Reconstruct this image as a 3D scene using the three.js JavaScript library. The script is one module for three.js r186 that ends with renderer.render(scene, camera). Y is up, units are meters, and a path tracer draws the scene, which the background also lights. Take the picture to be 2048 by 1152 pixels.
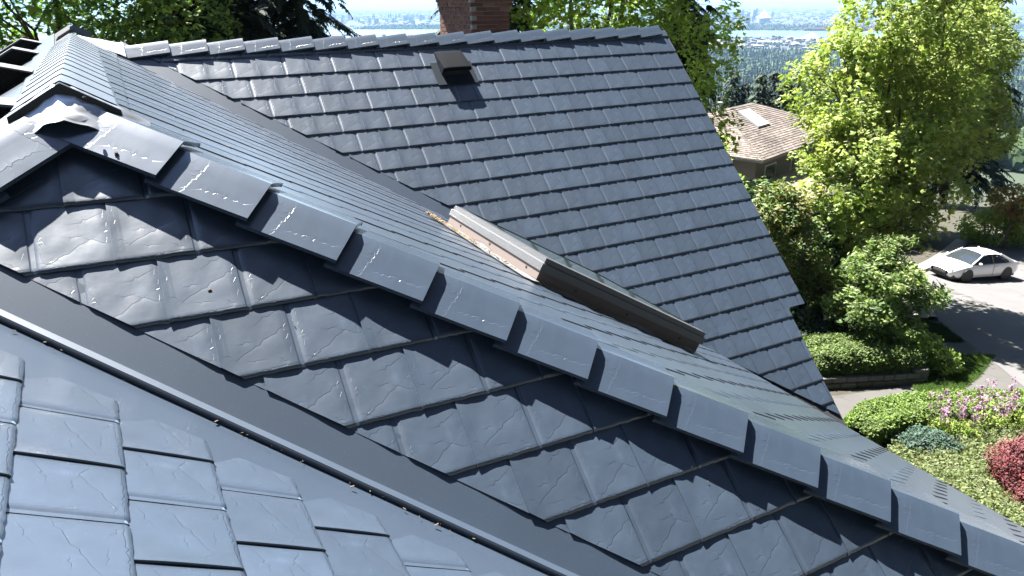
import * as THREE from 'three';
import { mergeGeometries } from 'three/addons/utils/BufferGeometryUtils.js';
import { RoundedBoxGeometry } from 'three/addons/geometries/RoundedBoxGeometry.js';
import { ImprovedNoise } from 'three/addons/math/ImprovedNoise.js';

/* ------------------------------------------------------------------ camera, sky, sun, exposure */
const YO = 10;                                            // the lens stands 10 m above the datum
const V = (x, y, z) => new THREE.Vector3(x, y + YO, z);   // positions below are measured from the lens height
const V3 = (x, y, z) => new THREE.Vector3(x, y, z);
const scene = new THREE.Scene();
const camera = new THREE.PerspectiveCamera(41.93, 16 / 9, 0.05, 60000);
camera.position.copy(V(0, 0, 0));
camera.quaternion.setFromRotationMatrix(new THREE.Matrix4().makeBasis(V3(0.8807, -0.0081, 0.4736), V3(0.1765, 0.9334, -0.3123), V3(-0.4395, 0.3586, 0.8235)));
const renderer = new THREE.WebGLRenderer({ antialias: true });
renderer.setSize(1024, 576);
renderer.toneMapping = THREE.LinearToneMapping;
renderer.toneMappingExposure = 7.2;
renderer.shadowMap.enabled = true;
const SUN = V3(-0.146, 0.866, -0.478).normalize();
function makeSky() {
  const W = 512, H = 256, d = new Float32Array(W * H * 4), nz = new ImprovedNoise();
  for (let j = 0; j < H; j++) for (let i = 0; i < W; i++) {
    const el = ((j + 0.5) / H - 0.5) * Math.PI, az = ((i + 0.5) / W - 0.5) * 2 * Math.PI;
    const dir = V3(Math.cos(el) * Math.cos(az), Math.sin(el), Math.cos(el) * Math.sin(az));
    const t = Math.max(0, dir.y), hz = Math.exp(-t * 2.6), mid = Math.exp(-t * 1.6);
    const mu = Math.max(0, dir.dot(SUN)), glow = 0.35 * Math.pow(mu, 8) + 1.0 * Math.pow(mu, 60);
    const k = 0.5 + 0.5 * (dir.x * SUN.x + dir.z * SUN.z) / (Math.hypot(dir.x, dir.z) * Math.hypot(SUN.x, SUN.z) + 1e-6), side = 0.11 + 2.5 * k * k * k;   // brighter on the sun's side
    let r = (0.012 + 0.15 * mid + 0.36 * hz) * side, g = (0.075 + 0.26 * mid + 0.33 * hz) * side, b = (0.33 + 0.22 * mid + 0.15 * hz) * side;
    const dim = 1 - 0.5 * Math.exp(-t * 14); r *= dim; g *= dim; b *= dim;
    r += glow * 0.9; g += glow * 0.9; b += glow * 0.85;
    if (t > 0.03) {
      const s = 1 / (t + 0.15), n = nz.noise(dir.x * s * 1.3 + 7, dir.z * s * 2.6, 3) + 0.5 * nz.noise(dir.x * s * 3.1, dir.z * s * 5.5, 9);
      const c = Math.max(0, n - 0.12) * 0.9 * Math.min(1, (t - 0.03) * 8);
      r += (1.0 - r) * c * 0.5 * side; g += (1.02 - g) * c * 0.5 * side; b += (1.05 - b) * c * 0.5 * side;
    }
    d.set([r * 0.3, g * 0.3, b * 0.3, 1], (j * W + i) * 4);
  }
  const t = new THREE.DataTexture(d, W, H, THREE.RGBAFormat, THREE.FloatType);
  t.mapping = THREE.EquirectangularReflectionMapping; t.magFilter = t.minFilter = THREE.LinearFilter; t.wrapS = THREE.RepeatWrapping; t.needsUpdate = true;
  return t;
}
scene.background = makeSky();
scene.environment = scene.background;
const sun = new THREE.DirectionalLight(new THREE.Color(1.0, 0.955, 0.88), 5.0);
sun.position.copy(V(8, -3, -12)).addScaledVector(SUN, 120);
sun.target.position.copy(V(8, -3, -12));
sun.castShadow = true; sun.shadow.mapSize.set(4096, 4096);
Object.assign(sun.shadow.camera, { left: -60, right: 60, top: 60, bottom: -60, near: 1, far: 300 });
scene.add(sun, sun.target);
scene.fog = new THREE.FogExp2(new THREE.Color(0.36, 0.62, 1.0), 0.000045);

/* ------------------------------------------------------------------ helpers */
function rng(seed) { let a = seed >>> 0; return () => { a = (a + 0x6d2b79f5) | 0; let t = Math.imul(a ^ (a >>> 15), 1 | a); t = (t + Math.imul(t ^ (t >>> 7), 61 | t)) ^ t; return ((t ^ (t >>> 14)) >>> 0) / 4294967296; }; }
const NZ = new ImprovedNoise();
const n3 = (x, y, z) => NZ.noise(x + 31.7, y + 11.3, z + 5.9);
const lerp = (a, b, t) => a + (b - a) * t, clamp = (x, a, b) => Math.min(b, Math.max(a, x)), sstep = (a, b, x) => { const t = clamp((x - a) / (b - a), 0, 1); return t * t * (3 - 2 * t); };
const taken = {};
function numbered(name) { const n = (taken[name] = (taken[name] ?? -1) + 1); return n ? name + '_' + String(n).padStart(3, '0') : name; }
function shadowed(o) { o.castShadow = o.receiveShadow = true; return o; }
function tag(o, label, category, group, kind) { if (label) o.userData.label = label; if (category) o.userData.category = category; if (group) o.userData.group = group; if (kind) o.userData.kind = kind; return o; }
function thing(name, label, category, pos, turn = 0, group) { const o = new THREE.Group(); o.name = numbered(name); o.position.copy(pos); o.rotation.y = turn; scene.add(o); return tag(o, label, category, group); }
function part(name, geo, mat, parent, pos) { const m = shadowed(new THREE.Mesh(geo, mat)); m.name = name; if (pos) m.position.copy(pos); parent.add(m); return m; }
function top(name, geo, mat, label, category, group, kind) { const m = shadowed(new THREE.Mesh(geo, mat)); m.name = numbered(name); scene.add(m); return tag(m, label, category, group, kind); }
function copyThing(o, label) { const c = o.clone(); c.name = numbered(o.name.replace(/_\d{3}$/, '')); scene.add(c); if (label) c.userData.label = label; return c; }
const std = (r, g, b, rough = 0.7, extra = {}) => new THREE.MeshStandardMaterial({ color: new THREE.Color(r, g, b), roughness: rough, side: THREE.DoubleSide, ...extra });
function polyGeo(pts, uvScale = 1, uAxis, vAxis) {      // a flat convex polygon, fan of triangles
  const pos = [], uv = [], O = pts[0];
  const u = uAxis ?? pts[1].clone().sub(O).normalize(), n = pts[1].clone().sub(O).cross(pts[2].clone().sub(O)).normalize(), v = vAxis ?? n.clone().cross(u);
  for (let i = 1; i + 1 < pts.length; i++) for (const p of [pts[0], pts[i], pts[i + 1]]) { pos.push(p.x, p.y, p.z); const d = p.clone().sub(O); uv.push(d.dot(u) * uvScale, d.dot(v) * uvScale); }
  const g = new THREE.BufferGeometry(); g.setAttribute('position', new THREE.Float32BufferAttribute(pos, 3)); g.setAttribute('uv', new THREE.Float32BufferAttribute(uv, 2)); g.computeVertexNormals(); return g;
}
function boxAt(x0, x1, y0, y1, z0, z1, bevel = 0) {
  const g = bevel ? new RoundedBoxGeometry(x1 - x0, y1 - y0, z1 - z0, 1, bevel) : new THREE.BoxGeometry(x1 - x0, y1 - y0, z1 - z0);
  g.translate((x0 + x1) / 2, (y0 + y1) / 2, (z0 + z1) / 2); return g;
}
function gridGeo(nu, nv, f, uvf) {
  const pos = [], uv = [], idx = [];
  for (let j = 0; j <= nv; j++) for (let i = 0; i <= nu; i++) { const p = f(i / nu, j / nv); pos.push(p.x, p.y, p.z); const q = uvf ? uvf(i / nu, j / nv) : [i / nu, j / nv]; uv.push(q[0], q[1]); }
  for (let j = 0; j < nv; j++) for (let i = 0; i < nu; i++) { const a = j * (nu + 1) + i, b = a + 1, c = a + nu + 1, d = c + 1; idx.push(a, c, b, b, c, d); }
  const g = new THREE.BufferGeometry(); g.setAttribute('position', new THREE.Float32BufferAttribute(pos, 3)); g.setAttribute('uv', new THREE.Float32BufferAttribute(uv, 2)); g.setIndex(idx); g.computeVertexNormals(); return g;
}
function tubeGeo(p0, p1, r0, r1, seg = 6) {
  const d = p1.clone().sub(p0), L = d.length(), g = new THREE.CylinderGeometry(r1, r0, L, seg, 1);
  g.translate(0, L / 2, 0); g.applyQuaternion(new THREE.Quaternion().setFromUnitVectors(V3(0, 1, 0), d.normalize())); g.translate(p0.x, p0.y, p0.z); return g;
}
function dataTex(w, h, f, srgb) {
  const d = new Uint8Array(w * h * 4);
  for (let j = 0; j < h; j++) for (let i = 0; i < w; i++) { const c = f(i / w, j / h); const o = (j * w + i) * 4; d[o] = clamp(c[0], 0, 1) * 255; d[o + 1] = clamp(c[1] ?? c[0], 0, 1) * 255; d[o + 2] = clamp(c[2] ?? c[0], 0, 1) * 255; d[o + 3] = 255; }
  const t = new THREE.DataTexture(d, w, h); t.wrapS = t.wrapT = THREE.RepeatWrapping; t.magFilter = t.minFilter = THREE.LinearFilter; if (srgb) t.colorSpace = THREE.SRGBColorSpace; t.needsUpdate = true; return t;
}
const fbm = (x, y, z, o = 4) => { let s = 0, a = 0.5; for (let i = 0; i < o; i++) { s += a * n3(x, y, z); x *= 2.03; y *= 2.03; z += 3.1; a *= 0.5; } return s; };

/* ------------------------------------------------------------------ roof sheet metal: stamped relief and paint */
// stamped slate relief: jagged scarps, steep on one side and fading on the other, over soft undulation
function jag(rand, x0, y0, x1, y1, n, amp) { const p = []; for (let i = 0; i <= n; i++) { const t = i / n, k = Math.sin(t * Math.PI) * 0.5 + 0.5; p.push([lerp(x0, x1, t) + (rand() - 0.5) * amp * k, lerp(y0, y1, t) + (rand() - 0.5) * amp * k]); } return p; }
function reliefTex(N, seed, cracks, und, dark = 1) {
  const rand = rng(seed), h = new Float32Array(N * N);
  for (let j = 0; j < N; j++) for (let i = 0; i < N; i++) h[j * N + i] = 0.5 + und * fbm(i / N * 4 + seed, j / N * 4, seed, 3);
  for (const [x0, y0, x1, y1, amp, H, fall, n] of cracks) {
    const pl = jag(rand, x0, y0, x1, y1, n ?? 9, amp);
    const pad = fall * 3.2, bx0 = Math.max(0, Math.floor((Math.min(x0, x1) - pad - amp) * N)), bx1 = Math.min(N - 1, Math.ceil((Math.max(x0, x1) + pad + amp) * N)), by0 = Math.max(0, Math.floor((Math.min(y0, y1) - pad - amp) * N)), by1 = Math.min(N - 1, Math.ceil((Math.max(y0, y1) + pad + amp) * N));
    for (let j = by0; j <= by1; j++) for (let i = bx0; i <= bx1; i++) {
      const x = i / N, y = j / N; let best = 9, side = 1, tt = 0;
      for (let k = 0; k + 1 < pl.length; k++) {
        const [ax, ay] = pl[k], [bx, by] = pl[k + 1], dx = bx - ax, dy = by - ay, t = clamp(((x - ax) * dx + (y - ay) * dy) / (dx * dx + dy * dy), 0, 1), px = ax + t * dx - x, py = ay + t * dy - y, dd = Math.hypot(px, py);
        if (dd < best) { best = dd; side = dx * (y - ay) - dy * (x - ax) > 0 ? 1 : -1; tt = (k + t) / (pl.length - 1); }
      }
      const ends = Math.sin(clamp(tt, 0.02, 0.98) * Math.PI) ** 0.4;
      h[j * N + i] += -H * dark * ends * (side > 0 ? Math.exp(-best / (fall * 1.5)) * 0.7 : 0);
    }
  }
  return dataTex(N, N, (u, v) => [h[Math.round(v * N) * N + Math.round(u * N)]]);
}
// crack lists are [x0,y0,x1,y1, jag, height, falloff]; x across the tile, y from its top (0) to its butt (1)
const RELIEF_A = reliefTex(384, 5, [[0.22, 0.72, 0.92, 0.36, 0.055, 0.42, 0.045, 11], [0.06, 0.62, 0.2, 0.72, 0.05, 0.16, 0.04, 5], [0.3, 0.5, 0.42, 0.49, 0.04, 0.3, 0.025, 5], [0.36, 0.78, 0.56, 0.8, 0.03, 0.22, 0.02, 5], [0.62, 0.2, 0.85, 0.1, 0.05, 0.25, 0.05, 6], [0.03, 0.97, 0.97, 0.93, 0.03, 0.5, 0.03, 22], [0.78, 0.82, 0.9, 0.9, 0.04, 0.25, 0.03, 5], [0.95, 0.1, 0.93, 0.85, 0.05, 0.13, 0.03, 14], [0.06, 0.12, 0.1, 0.55, 0.05, 0.13, 0.03, 10]], 0.10);
const RELIEF_B = reliefTex(384, 11, [[0.2, 0.9, 0.72, 0.6, 0.06, 0.38, 0.05, 10], [0.14, 0.38, 0.22, 0.62, 0.06, 0.14, 0.035, 8], [0.6, 0.3, 0.9, 0.18, 0.05, 0.3, 0.05, 6], [0.5, 0.52, 0.64, 0.5, 0.04, 0.25, 0.03, 5], [0.7, 0.55, 0.92, 0.66, 0.05, 0.28, 0.04, 6], [0.12, 0.95, 0.97, 0.96, 0.03, 0.5, 0.03, 22], [0.14, 0.86, 0.26, 0.9, 0.04, 0.2, 0.03, 5], [0.95, 0.08, 0.94, 0.8, 0.05, 0.13, 0.03, 12], [0.13, 0.05, 0.15, 0.9, 0.03, 0.13, 0.03, 16]], 0.10);
const RELIEF_CAP = reliefTex(384, 23, [[0.40, 0.45, 0.36, 0.2, 0.03, -0.16, 0.04, 14], [0.36, 0.22, 0.33, 0.05, 0.03, -0.12, 0.03, 8], [0.2, 0.36, 0.28, 0.44, 0.03, -0.1, 0.03, 6], [0.45, 0.17, 0.95, 0.2, 0.035, 0.24, 0.026, 14], [0.36, 0.8, 0.40, 0.55, 0.03, -0.16, 0.04, 14], [0.45, 0.83, 0.95, 0.8, 0.035, 0.24, 0.026, 14]], 0.06);
function paintTex(seed, rib) {
  const rand = rng(seed), specks = [];
  for (let i = 0; i < 40; i++) specks.push([rand(), rand(), 0.002 + rand() * 0.003, rand()]);
  return dataTex(256, 256, (u, v) => {
    let m = 0.80 + 0.16 * fbm(u * 3 + seed, v * 3, seed, 4) + 0.05 * n3(u * 60, v * 60, seed);
    const chip = sstep(0.968, 0.995, v + 0.018 * n3(u * 30, 1, seed)) * (0.35 + 0.65 * sstep(-0.1, 0.35, n3(u * 22, 4, seed)));
    m += 0.5 * chip * sstep(0.1, 0.5, n3(u * 60, v * 60, seed + 2)) + 0.08 * chip;
    const scr = n3(u * 5 + v * 3, v * 70 - u * 45, seed + 6); if (scr > 0.66) m += 0.35;
    const dust = Math.max(0, n3(u * 9, v * 2.5, seed + 4) - 0.36) * sstep(0.2, 0.45, n3(u * 110, v * 110, 2)) * 2.2;
    m += dust;
    for (const [x, y, r, k] of specks) if (k > 0.8 && Math.hypot(u - x, v - y) < r) m += 1.4 * k;
    if (rib && u < 0.1) m += 0.04 * n3(u * 80, v * 60, 7);
    const warm = 0.03 * fbm(u * 2.1, v * 2.1, seed + 9, 3);
    if (rib && Math.hypot((u - 0.052) / 0.024, (v - 0.975) / 0.022) < 1) m = 3.2;  // sun glint on the raised rib end, painted in as a bright dot
    return [0.25 * (m + warm), 0.25 * m, 0.25 * (m - warm * 0.6)];
  });
}
const PAINT = { r: 0.031, g: 0.0445, b: 0.066 };
const paintMat = (map, bump, scale, k = 1, rough = 0.35) => new THREE.MeshPhysicalMaterial({ color: new THREE.Color(PAINT.r * k * 4, PAINT.g * k * 4, PAINT.b * k * 4), roughness: rough, ior: 1.6, clearcoat: 0.8, clearcoatRoughness: rough - 0.05, side: THREE.DoubleSide, map, bumpMap: bump, bumpScale: scale });
const PT_A = paintTex(3, false), PT_B = paintTex(8, true), PT_C = paintTex(13, false);
for (const t of [PT_A, PT_B, PT_C]) t.colorSpace = THREE.NoColorSpace;
const K = [1.12, 1.3, 1.2];
const matA = K.map((k) => paintMat(PT_A, RELIEF_A, 0.007, k)), matB = K.map((k) => paintMat(PT_B, RELIEF_B, 0.007, k)), matCap = paintMat(PT_C, RELIEF_CAP, 0.007, 1.35, 0.27);
const flashTex = dataTex(512, 512, (u, v) => { let m = 0.84 + 0.12 * fbm(u * 2, v * 2, 4, 4) + 0.05 * n3(u * 120, v * 120, 6); const sc = n3(u * 160 + v * 40, v * 6, 1); if (sc > 0.5) m += 0.05; if (n3(u * 190, v * 190, 12) > 0.62) m += 0.6; return [m * 0.25, m * 0.25, m * 0.25]; });
const matFlash = paintMat(flashTex, null, 1, 1.08, 0.33);
const matDeck = std(0.02, 0.022, 0.028, 0.9);
const matBlack = std(0.012, 0.012, 0.014, 0.55);
const matShiny = std(0.42, 0.43, 0.45, 0.36, { metalness: 0.7 });

/* ------------------------------------------------------------------ roof planes: a runs along the courses, s down the slope, n out of the roof */
class Slope {
  constructor(O, a, n, w, e) { this.a = a.normalize(); this.n = n.normalize(); this.s = this.a.clone().cross(this.n).normalize(); this.n = this.s.clone().cross(this.a).normalize(); this.O = O.clone().addScaledVector(this.n, -0.02); this.w = w; this.e = e; this.m = new THREE.Matrix4().makeBasis(this.a, this.n, this.s); }
  at(a, s, h = 0) { return this.O.clone().addScaledVector(this.a, a).addScaledVector(this.s, s).addScaledVector(this.n, h); }
  loc(P) { const d = P.clone().sub(this.O); return [d.dot(this.a), d.dot(this.s)]; }
}
const E_ = 0.36;
const SN = new Slope(V(-0.2431, -0.9234, -4.1991), V3(0.9998, -0.0184, -0.0093), V3(0.0198, 0.7283, 0.685), 0.3558, E_);
const SF = new Slope(V(2.6157, -0.7438, -11.7202), V3(0.9999, 0.0104, 0.0083), V3(-0.0132, 0.7091, 0.705), 0.3549, E_);
const SL = new Slope(V(-0.4635, -1.3932, -3.2488), V3(0, 0.0316, -0.9995), V3(0.5144, 0.8572, 0.0271), 0.3439, E_);
const SM = new Slope(V(-0.165, -0.4574, -4.65), V3(0.0249, 0, -0.9997), V3(0.51, 0.8601, 0.0127), 0.355, E_);
const SW = new Slope(V(-0.165, -0.4574, -4.65), V3(0.0249, 0, 0.9997), V3(-0.51, 0.8601, 0.0127), 0.355, E_);
// half-plane of a slope: keeps the side of line p-q that holds the point `inside`, shifted inwards by `off`
function half(p, q, inside, off = 0) {
  let na = -(q[1] - p[1]), ns = q[0] - p[0]; const L = Math.hypot(na, ns); na /= L; ns /= L; let c = na * p[0] + ns * p[1];
  if (na * inside[0] + ns * inside[1] > c) { na = -na; ns = -ns; c = -c; }
  return [na, ns, c - off];
}
function clipGeo(geo, halves) {   // geo: local x along a, y out, z down the slope, already placed; returns what every half-plane keeps
  const g = geo.index ? geo.toNonIndexed() : geo, P = g.attributes.position, N = g.attributes.normal, U = g.attributes.uv, out = { p: [], n: [], u: [] };
  for (let t = 0; t < P.count; t += 3) {
    let poly = [0, 1, 2].map((k) => { const i = t + k; return [P.getX(i), P.getY(i), P.getZ(i), N.getX(i), N.getY(i), N.getZ(i), U.getX(i), U.getY(i)]; });
    for (const [na, ns, c] of halves) {
      const res = []; 
      for (let i = 0; i < poly.length; i++) {
        const A = poly[i], B = poly[(i + 1) % poly.length], da = na * A[0] + ns * A[2] - c, db = na * B[0] + ns * B[2] - c;
        if (da <= 0) res.push(A);
        if ((da < 0 && db > 0) || (da > 0 && db < 0)) { const k = da / (da - db); res.push(A.map((x, q) => lerp(x, B[q], k))); }
      }
      poly = res; if (poly.length < 3) break;
    }
    for (let i = 1; i + 1 < poly.length; i++) for (const q of [poly[0], poly[i], poly[i + 1]]) { out.p.push(q[0], q[1], q[2]); out.n.push(q[3], q[4], q[5]); out.u.push(q[6], q[7]); }
  }
  if (!out.p.length) return null;
  const r = new THREE.BufferGeometry(); r.setAttribute('position', new THREE.Float32BufferAttribute(out.p, 3)); r.setAttribute('normal', new THREE.Float32BufferAttribute(out.n, 3)); r.setAttribute('uv', new THREE.Float32BufferAttribute(out.u, 2)); return r;
}
// one stamped tile: x 0..w, butt edge at z = 0, top end under the next course. gap: its left edge laps raised over its neighbour; otherwise a recessed rib runs there
function tileGeo(w, e, gap, seed, nx, nz, lift = 1, puff = 1) {
  const top_ = -(e + 0.045);
  const hgt = (x, z) => {
    const k = (z - top_) / -top_; let h = lerp(0.001, 0.02, k);
    h += puff * 0.0028 * n3(x * 7 + seed, z * 7, seed * 1.7) + puff * 0.0010 * n3(x * 18 + seed, z * 22, seed);
    h -= (0.004 + 0.006 * puff) * Math.pow(1 - clamp(-z / 0.016, 0, 1), 2);
    h -= 0.004 * Math.pow(1 - clamp((w - x) / 0.02, 0, 1), 2);
    if (gap) h += lift * (0.011 * Math.pow(1 - clamp(x / 0.09, 0, 1), 1.6) * (0.75 + 0.5 * Math.sin(Math.PI * clamp(k, 0, 1))));
    else { const c = Math.abs(x - 0.019) / 0.017; h -= 0.006 * (1 - sstep(0.75, 1.25, c)); if (x > 0.034) h += 0.002 * Math.exp(-(x - 0.036) / 0.02); }
    return h;
  };
  const xs = [], zs = [];
  const extra = gap ? [0.02, 0.05] : [0.004, 0.009, 0.029, 0.035];
  for (let i = 0; i <= nx; i++) xs.push(w * i / nx); for (const x of extra) if (nx > 6) xs.push(x); xs.sort((a, b) => a - b);
  for (let i = 0; i <= nz; i++) zs.push(top_ * (1 - i / nz)); zs.push(-0.009, -0.018); zs.sort((a, b) => a - b);
  const front = (x) => 0.0045 * n3(x * 26 + seed * 3, 2, seed) + 0.003 * n3(x * 70, 5, seed);
  const pos = [], uv = [], idx = [], W = xs.length;
  for (const z of zs) for (const x of xs) { const zz = z + (z > -0.012 ? front(x) : 0); pos.push(x, hgt(x, z), zz); uv.push(x / w, clamp((z + e) / e, 0.001, 0.999)); }
  for (let j = 0; j + 1 < zs.length; j++) for (let i = 0; i + 1 < W; i++) { const a = j * W + i, b = a + 1, c = a + W, d = c + 1; idx.push(a, c, b, b, c, d); }
  const surf = new THREE.BufferGeometry(); surf.setAttribute('position', new THREE.Float32BufferAttribute(pos, 3)); surf.setAttribute('uv', new THREE.Float32BufferAttribute(uv, 2)); surf.setIndex(idx); surf.computeVertexNormals();
  const list = [surf.toNonIndexed()];
  const skirt = (pts, drop) => { const p = [], u = []; for (let i = 0; i + 1 < pts.length; i++) { const [a, b] = [pts[i], pts[i + 1]], a2 = [a[0], a[1] - drop, a[2] - 0.002], b2 = [b[0], b[1] - drop, b[2] - 0.002]; for (const q of [a, a2, b, b, a2, b2]) { p.push(...q); u.push(clamp(q[0] / w, 0, 1), 0.94); } } const g = new THREE.BufferGeometry(); g.setAttribute('position', new THREE.Float32BufferAttribute(p, 3)); g.setAttribute('uv', new THREE.Float32BufferAttribute(u, 2)); g.computeVertexNormals(); list.push(g); };
  skirt(xs.map((x) => [x, hgt(x, 0), front(x)]), 0.011);
  if (gap) skirt(zs.slice().reverse().map((z) => [0, hgt(0, z), z + (z > -0.012 ? front(0) : 0)]), 0.012);
  return mergeGeometries(list);
}
function tileSet(w, e, nx, nz, n, lift, puff = 1) { return { gap: [...Array(n)].map((_, i) => tileGeo(w, e, true, 1.3 + i * 4.1, nx, nz, lift, puff)), rib: [...Array(n)].map((_, i) => tileGeo(w, e, false, 2.9 + i * 5.3, nx, nz, lift, puff)) }; }
// lays courses r0..r1 and columns j0..j1; boundaries stand at (j + r/2) w; returns candidates with their distance from the lens
function layTiles(sl, set, r0, r1, a0, a1, halves, gapParity, rand) {
  const out = [];
  for (let r = r0; r <= r1; r++) for (let j = Math.floor(a0 / sl.w - r / 2) - 1; j <= Math.ceil(a1 / sl.w - r / 2); j++) {
    const A = (j + r / 2) * sl.w, S = r * sl.e, x0 = A, x1 = A + sl.w, z0 = S - sl.e - 0.045, z1 = S + 0.006; let inside = true, gone = false;
    const visTop = S - sl.e;
    for (const [na, ns, c] of halves) { const d = [[x0, z0], [x1, z0], [x0, z1], [x1, z1]].map(([x, z]) => na * x + ns * z - c); if (Math.max(...d) > 0) inside = false; if (Math.min(...[[x0, visTop], [x1, visTop], [x0, z1], [x1, z1]].map(([x, z]) => na * x + ns * z - c)) > -0.03) gone = true; }
    if (gone) continue;
    const gap = (((j % 2) + 2) % 2) === gapParity, list = gap ? set.gap : set.rib, g = list[Math.floor(rand() * list.length)], mat = (gap ? matA : matB)[Math.floor(rand() * 3)];
    let geo = g, pos = sl.at(A, S, 0);
    if (!inside) { const c = g.clone(); c.translate(A, 0, S); geo = clipGeo(c, halves); if (!geo) continue; geo.translate(-A, 0, -S); }
    out.push({ geo, mat, pos, m: sl.m, dist: pos.distanceTo(camera.position), tri: geo.attributes.position.count / 3 });
  }
  return out;
}
function addTiles(list, parent, limit) {
  list.sort((a, b) => a.dist - b.dist);
  const rest = [];
  list.forEach((t, i) => {
    if (i >= limit) { const g = t.geo.clone(); g.applyMatrix4(t.m); g.translate(t.pos.x, t.pos.y, t.pos.z); rest.push(g); return; }
    const o = shadowed(new THREE.Mesh(t.geo, t.mat)); o.name = numbered('roof_tile'); o.matrixAutoUpdate = true; o.quaternion.setFromRotationMatrix(t.m); o.position.copy(t.pos); parent.add(o);
  });
  if (rest.length) { const o = part('far_roof_tiles', mergeGeometries(rest), matA[0], parent); o.userData.kind = 'stuff'; }
}

/* ------------------------------------------------------------------ the house */
const HB = V(3, -10.2, -9);
const house = thing('house', 'large house with overlapping dark blue-grey stamped metal roof tiles, filling the foreground', 'house', HB);
const hp = (name, geo, mat) => part(name, geo, mat, house, HB.clone().negate());
// hips, valleys and ridges as world points
const apex = V(-0.165, -0.465, -4.65);
const hipDir = V3(4.4381 - 0.3136, -3.1487 + 0.705, -1.8881 + 4.3672).normalize(), hipL = V3(-hipDir.x, hipDir.y, hipDir.z);
const hipP = (t) => apex.clone().addScaledVector(hipDir, t), hipLP = (t) => apex.clone().addScaledVector(hipL, t);
const v1a = SF.at(-1.975, 0.12), v1b = SF.at(0.295, 2.096), v1 = (t) => v1a.clone().lerp(v1b, t);
const nv = (p) => SN.at(p[0], p[1]);                                            // valley between the near slopes, in the front slope's own coordinates
const v2A = [-0.311, 0.56], v2B = [1.862, 2.445], v2 = (t) => nv([lerp(v2A[0], v2B[0], t), lerp(v2A[1], v2B[1], t)]);
const eaveX = 7.1, sEave = 8.7;
const ridgeEnd = V(-0.165, -0.465, -16.4);
// decks (what lies under the metal), each a part that carries its tiles
const deck = (name, pts, sl) => hp(name, polyGeo(sl ? pts.map((p) => { const [a, q] = sl.loc(p); return sl.at(a, q, -0.012); }) : pts), matDeck);
const deckN = deck('front_roof_slope', [apex, hipP(9), V(4.6, -4.93, -0.1), v2(2.55), v2(-0.35), hipLP(0.75)], SN);
const deckM = deck('middle_roof_slope', [apex, hipP(8.9), SM.at(-3.6, sEave), SM.at(4.1, sEave), v1(1.72), v1(0), V(-0.165, -0.465, -12.1)], SM);
const deckF = deck('wing_roof_slope', [v1(-0.06), v1(3.45), SF.at(6.43, 8.1), SF.at(6.48, 5.6), SF.at(6.85, 5.6), SF.at(6.97, -0.17)], SF);
const deckL = deck('near_roof_slope', [v2(-0.25), v2(2.6), SL.at(-6, 2.2), SL.at(-6, -1.7), SL.at(1.6, -1.7)], SL);
const deckW = deck('left_roof_slope', [apex, ridgeEnd, SW.at(-11.8, 6), SW.at(4, 6)], SW);
const gRidge = SF.at(-2.3, -0.27), gRidge2 = SF.at(6.97, -0.17);
const deckG = deck('rear_roof_slope', [gRidge, gRidge2, gRidge2.clone().add(V3(0, -5, -5)), gRidge.clone().add(V3(0, -5, -5))]);
const deckLB = deck('near_rear_slope', [SL.at(1.6, -1.7), SL.at(-6, -1.7), SL.at(-6, -1.7).add(V3(-4, -2.4, 0)), SL.at(1.6, -1.7).add(V3(-4, -2.4, 0))]);
// tiles
const R1 = rng(77);
const setN = tileSet(SN.w, E_, 14, 12, 3, 0.6), setL = tileSet(SL.w, E_, 14, 12, 3, 0.7, 0.35), setF = tileSet(SF.w, E_, 8, 5, 3, 0.6), setM = tileSet(SM.w, E_, 7, 5, 3, 0.4, 0.5);
{
  const inN = [0.6, 0.6];
  const hN = [half(SN.loc(apex), SN.loc(hipP(4)), inN, 0.05), half(SN.loc(apex), SN.loc(hipLP(4)), inN, 0.05), half([-0.288, 0.285], [2.379, 2.615], inN, 0)];
  addTiles(layTiles(SN, setN, -1, 12, -2.5, 7.2, [...hN, [0, 1, 4.5]], 0, R1), deckN, 300);
  const inL = [0, -1];
  addTiles(layTiles(SL, setL, -4, 7, -4.6, 1.6, [half([0.205, -0.004], [-0.763, 1.835], inL, 0), [0, -1, 1.6], [1, 0, 1.0], [-1, 0, 4.6]], 0, R1), deckL, 300);
  const inF = [4, 3], rk = (s) => 6.985 - 0.0256 * (s + 0.154);
  const hF = [half([-1.949, -0.131], [1.496, 2.848], inF, 0), [0, -1, 0.16]];
  const hF2 = [half([-1.949, -0.131], [1.496, 2.848], inF, -0.24)];
  const fMid = layTiles(SF, setF, 10, 16, 0, 7.2, [...hF2, half([6.975, 0], [6.85, 5.6], inF, 0), [0, 1, 5.605]], 0, R1);
  const fUp = layTiles(SF, setF, 0, 9, -2.2, 7.2, [...hF, half([6.975, 0], [6.85, 5.6], inF, 0), [0, 1, 5.605]], 0, R1), fLow = layTiles(SF, setF, 16, 22, 0, 7, [...hF2, half([6.48, 5.6], [6.41, 7.46], inF, 0), [0, 1, 8.1], [0, -1, -5.606]], 0, R1);
  addTiles([...fUp, ...fMid, ...fLow], deckF, 300);
  const inM = [3, 3];
  const hM = [half(SM.loc(apex), SM.loc(hipP(4)), inM, 0.06), half(SM.loc(v1a), SM.loc(v1b), inM, 0.05), [0, 1, sEave], [0, -1, -0.06], [1, 0, 8.2]];
  addTiles(layTiles(SM, setM, 0, 24, -4, 8.2, hM, 0, R1), deckM, 300);
  const hW = [half(SW.loc(apex), SW.loc(hipLP(4)), [-3, 3], 0.06), [0, 1, 2.9], [0, -1, -0.06], [-1, 0, 11.7]];
  const wl = layTiles(SW, setM, 0, 9, -11.8, 3, hW, 0, R1); addTiles(wl, deckW, 60);
}
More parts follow.
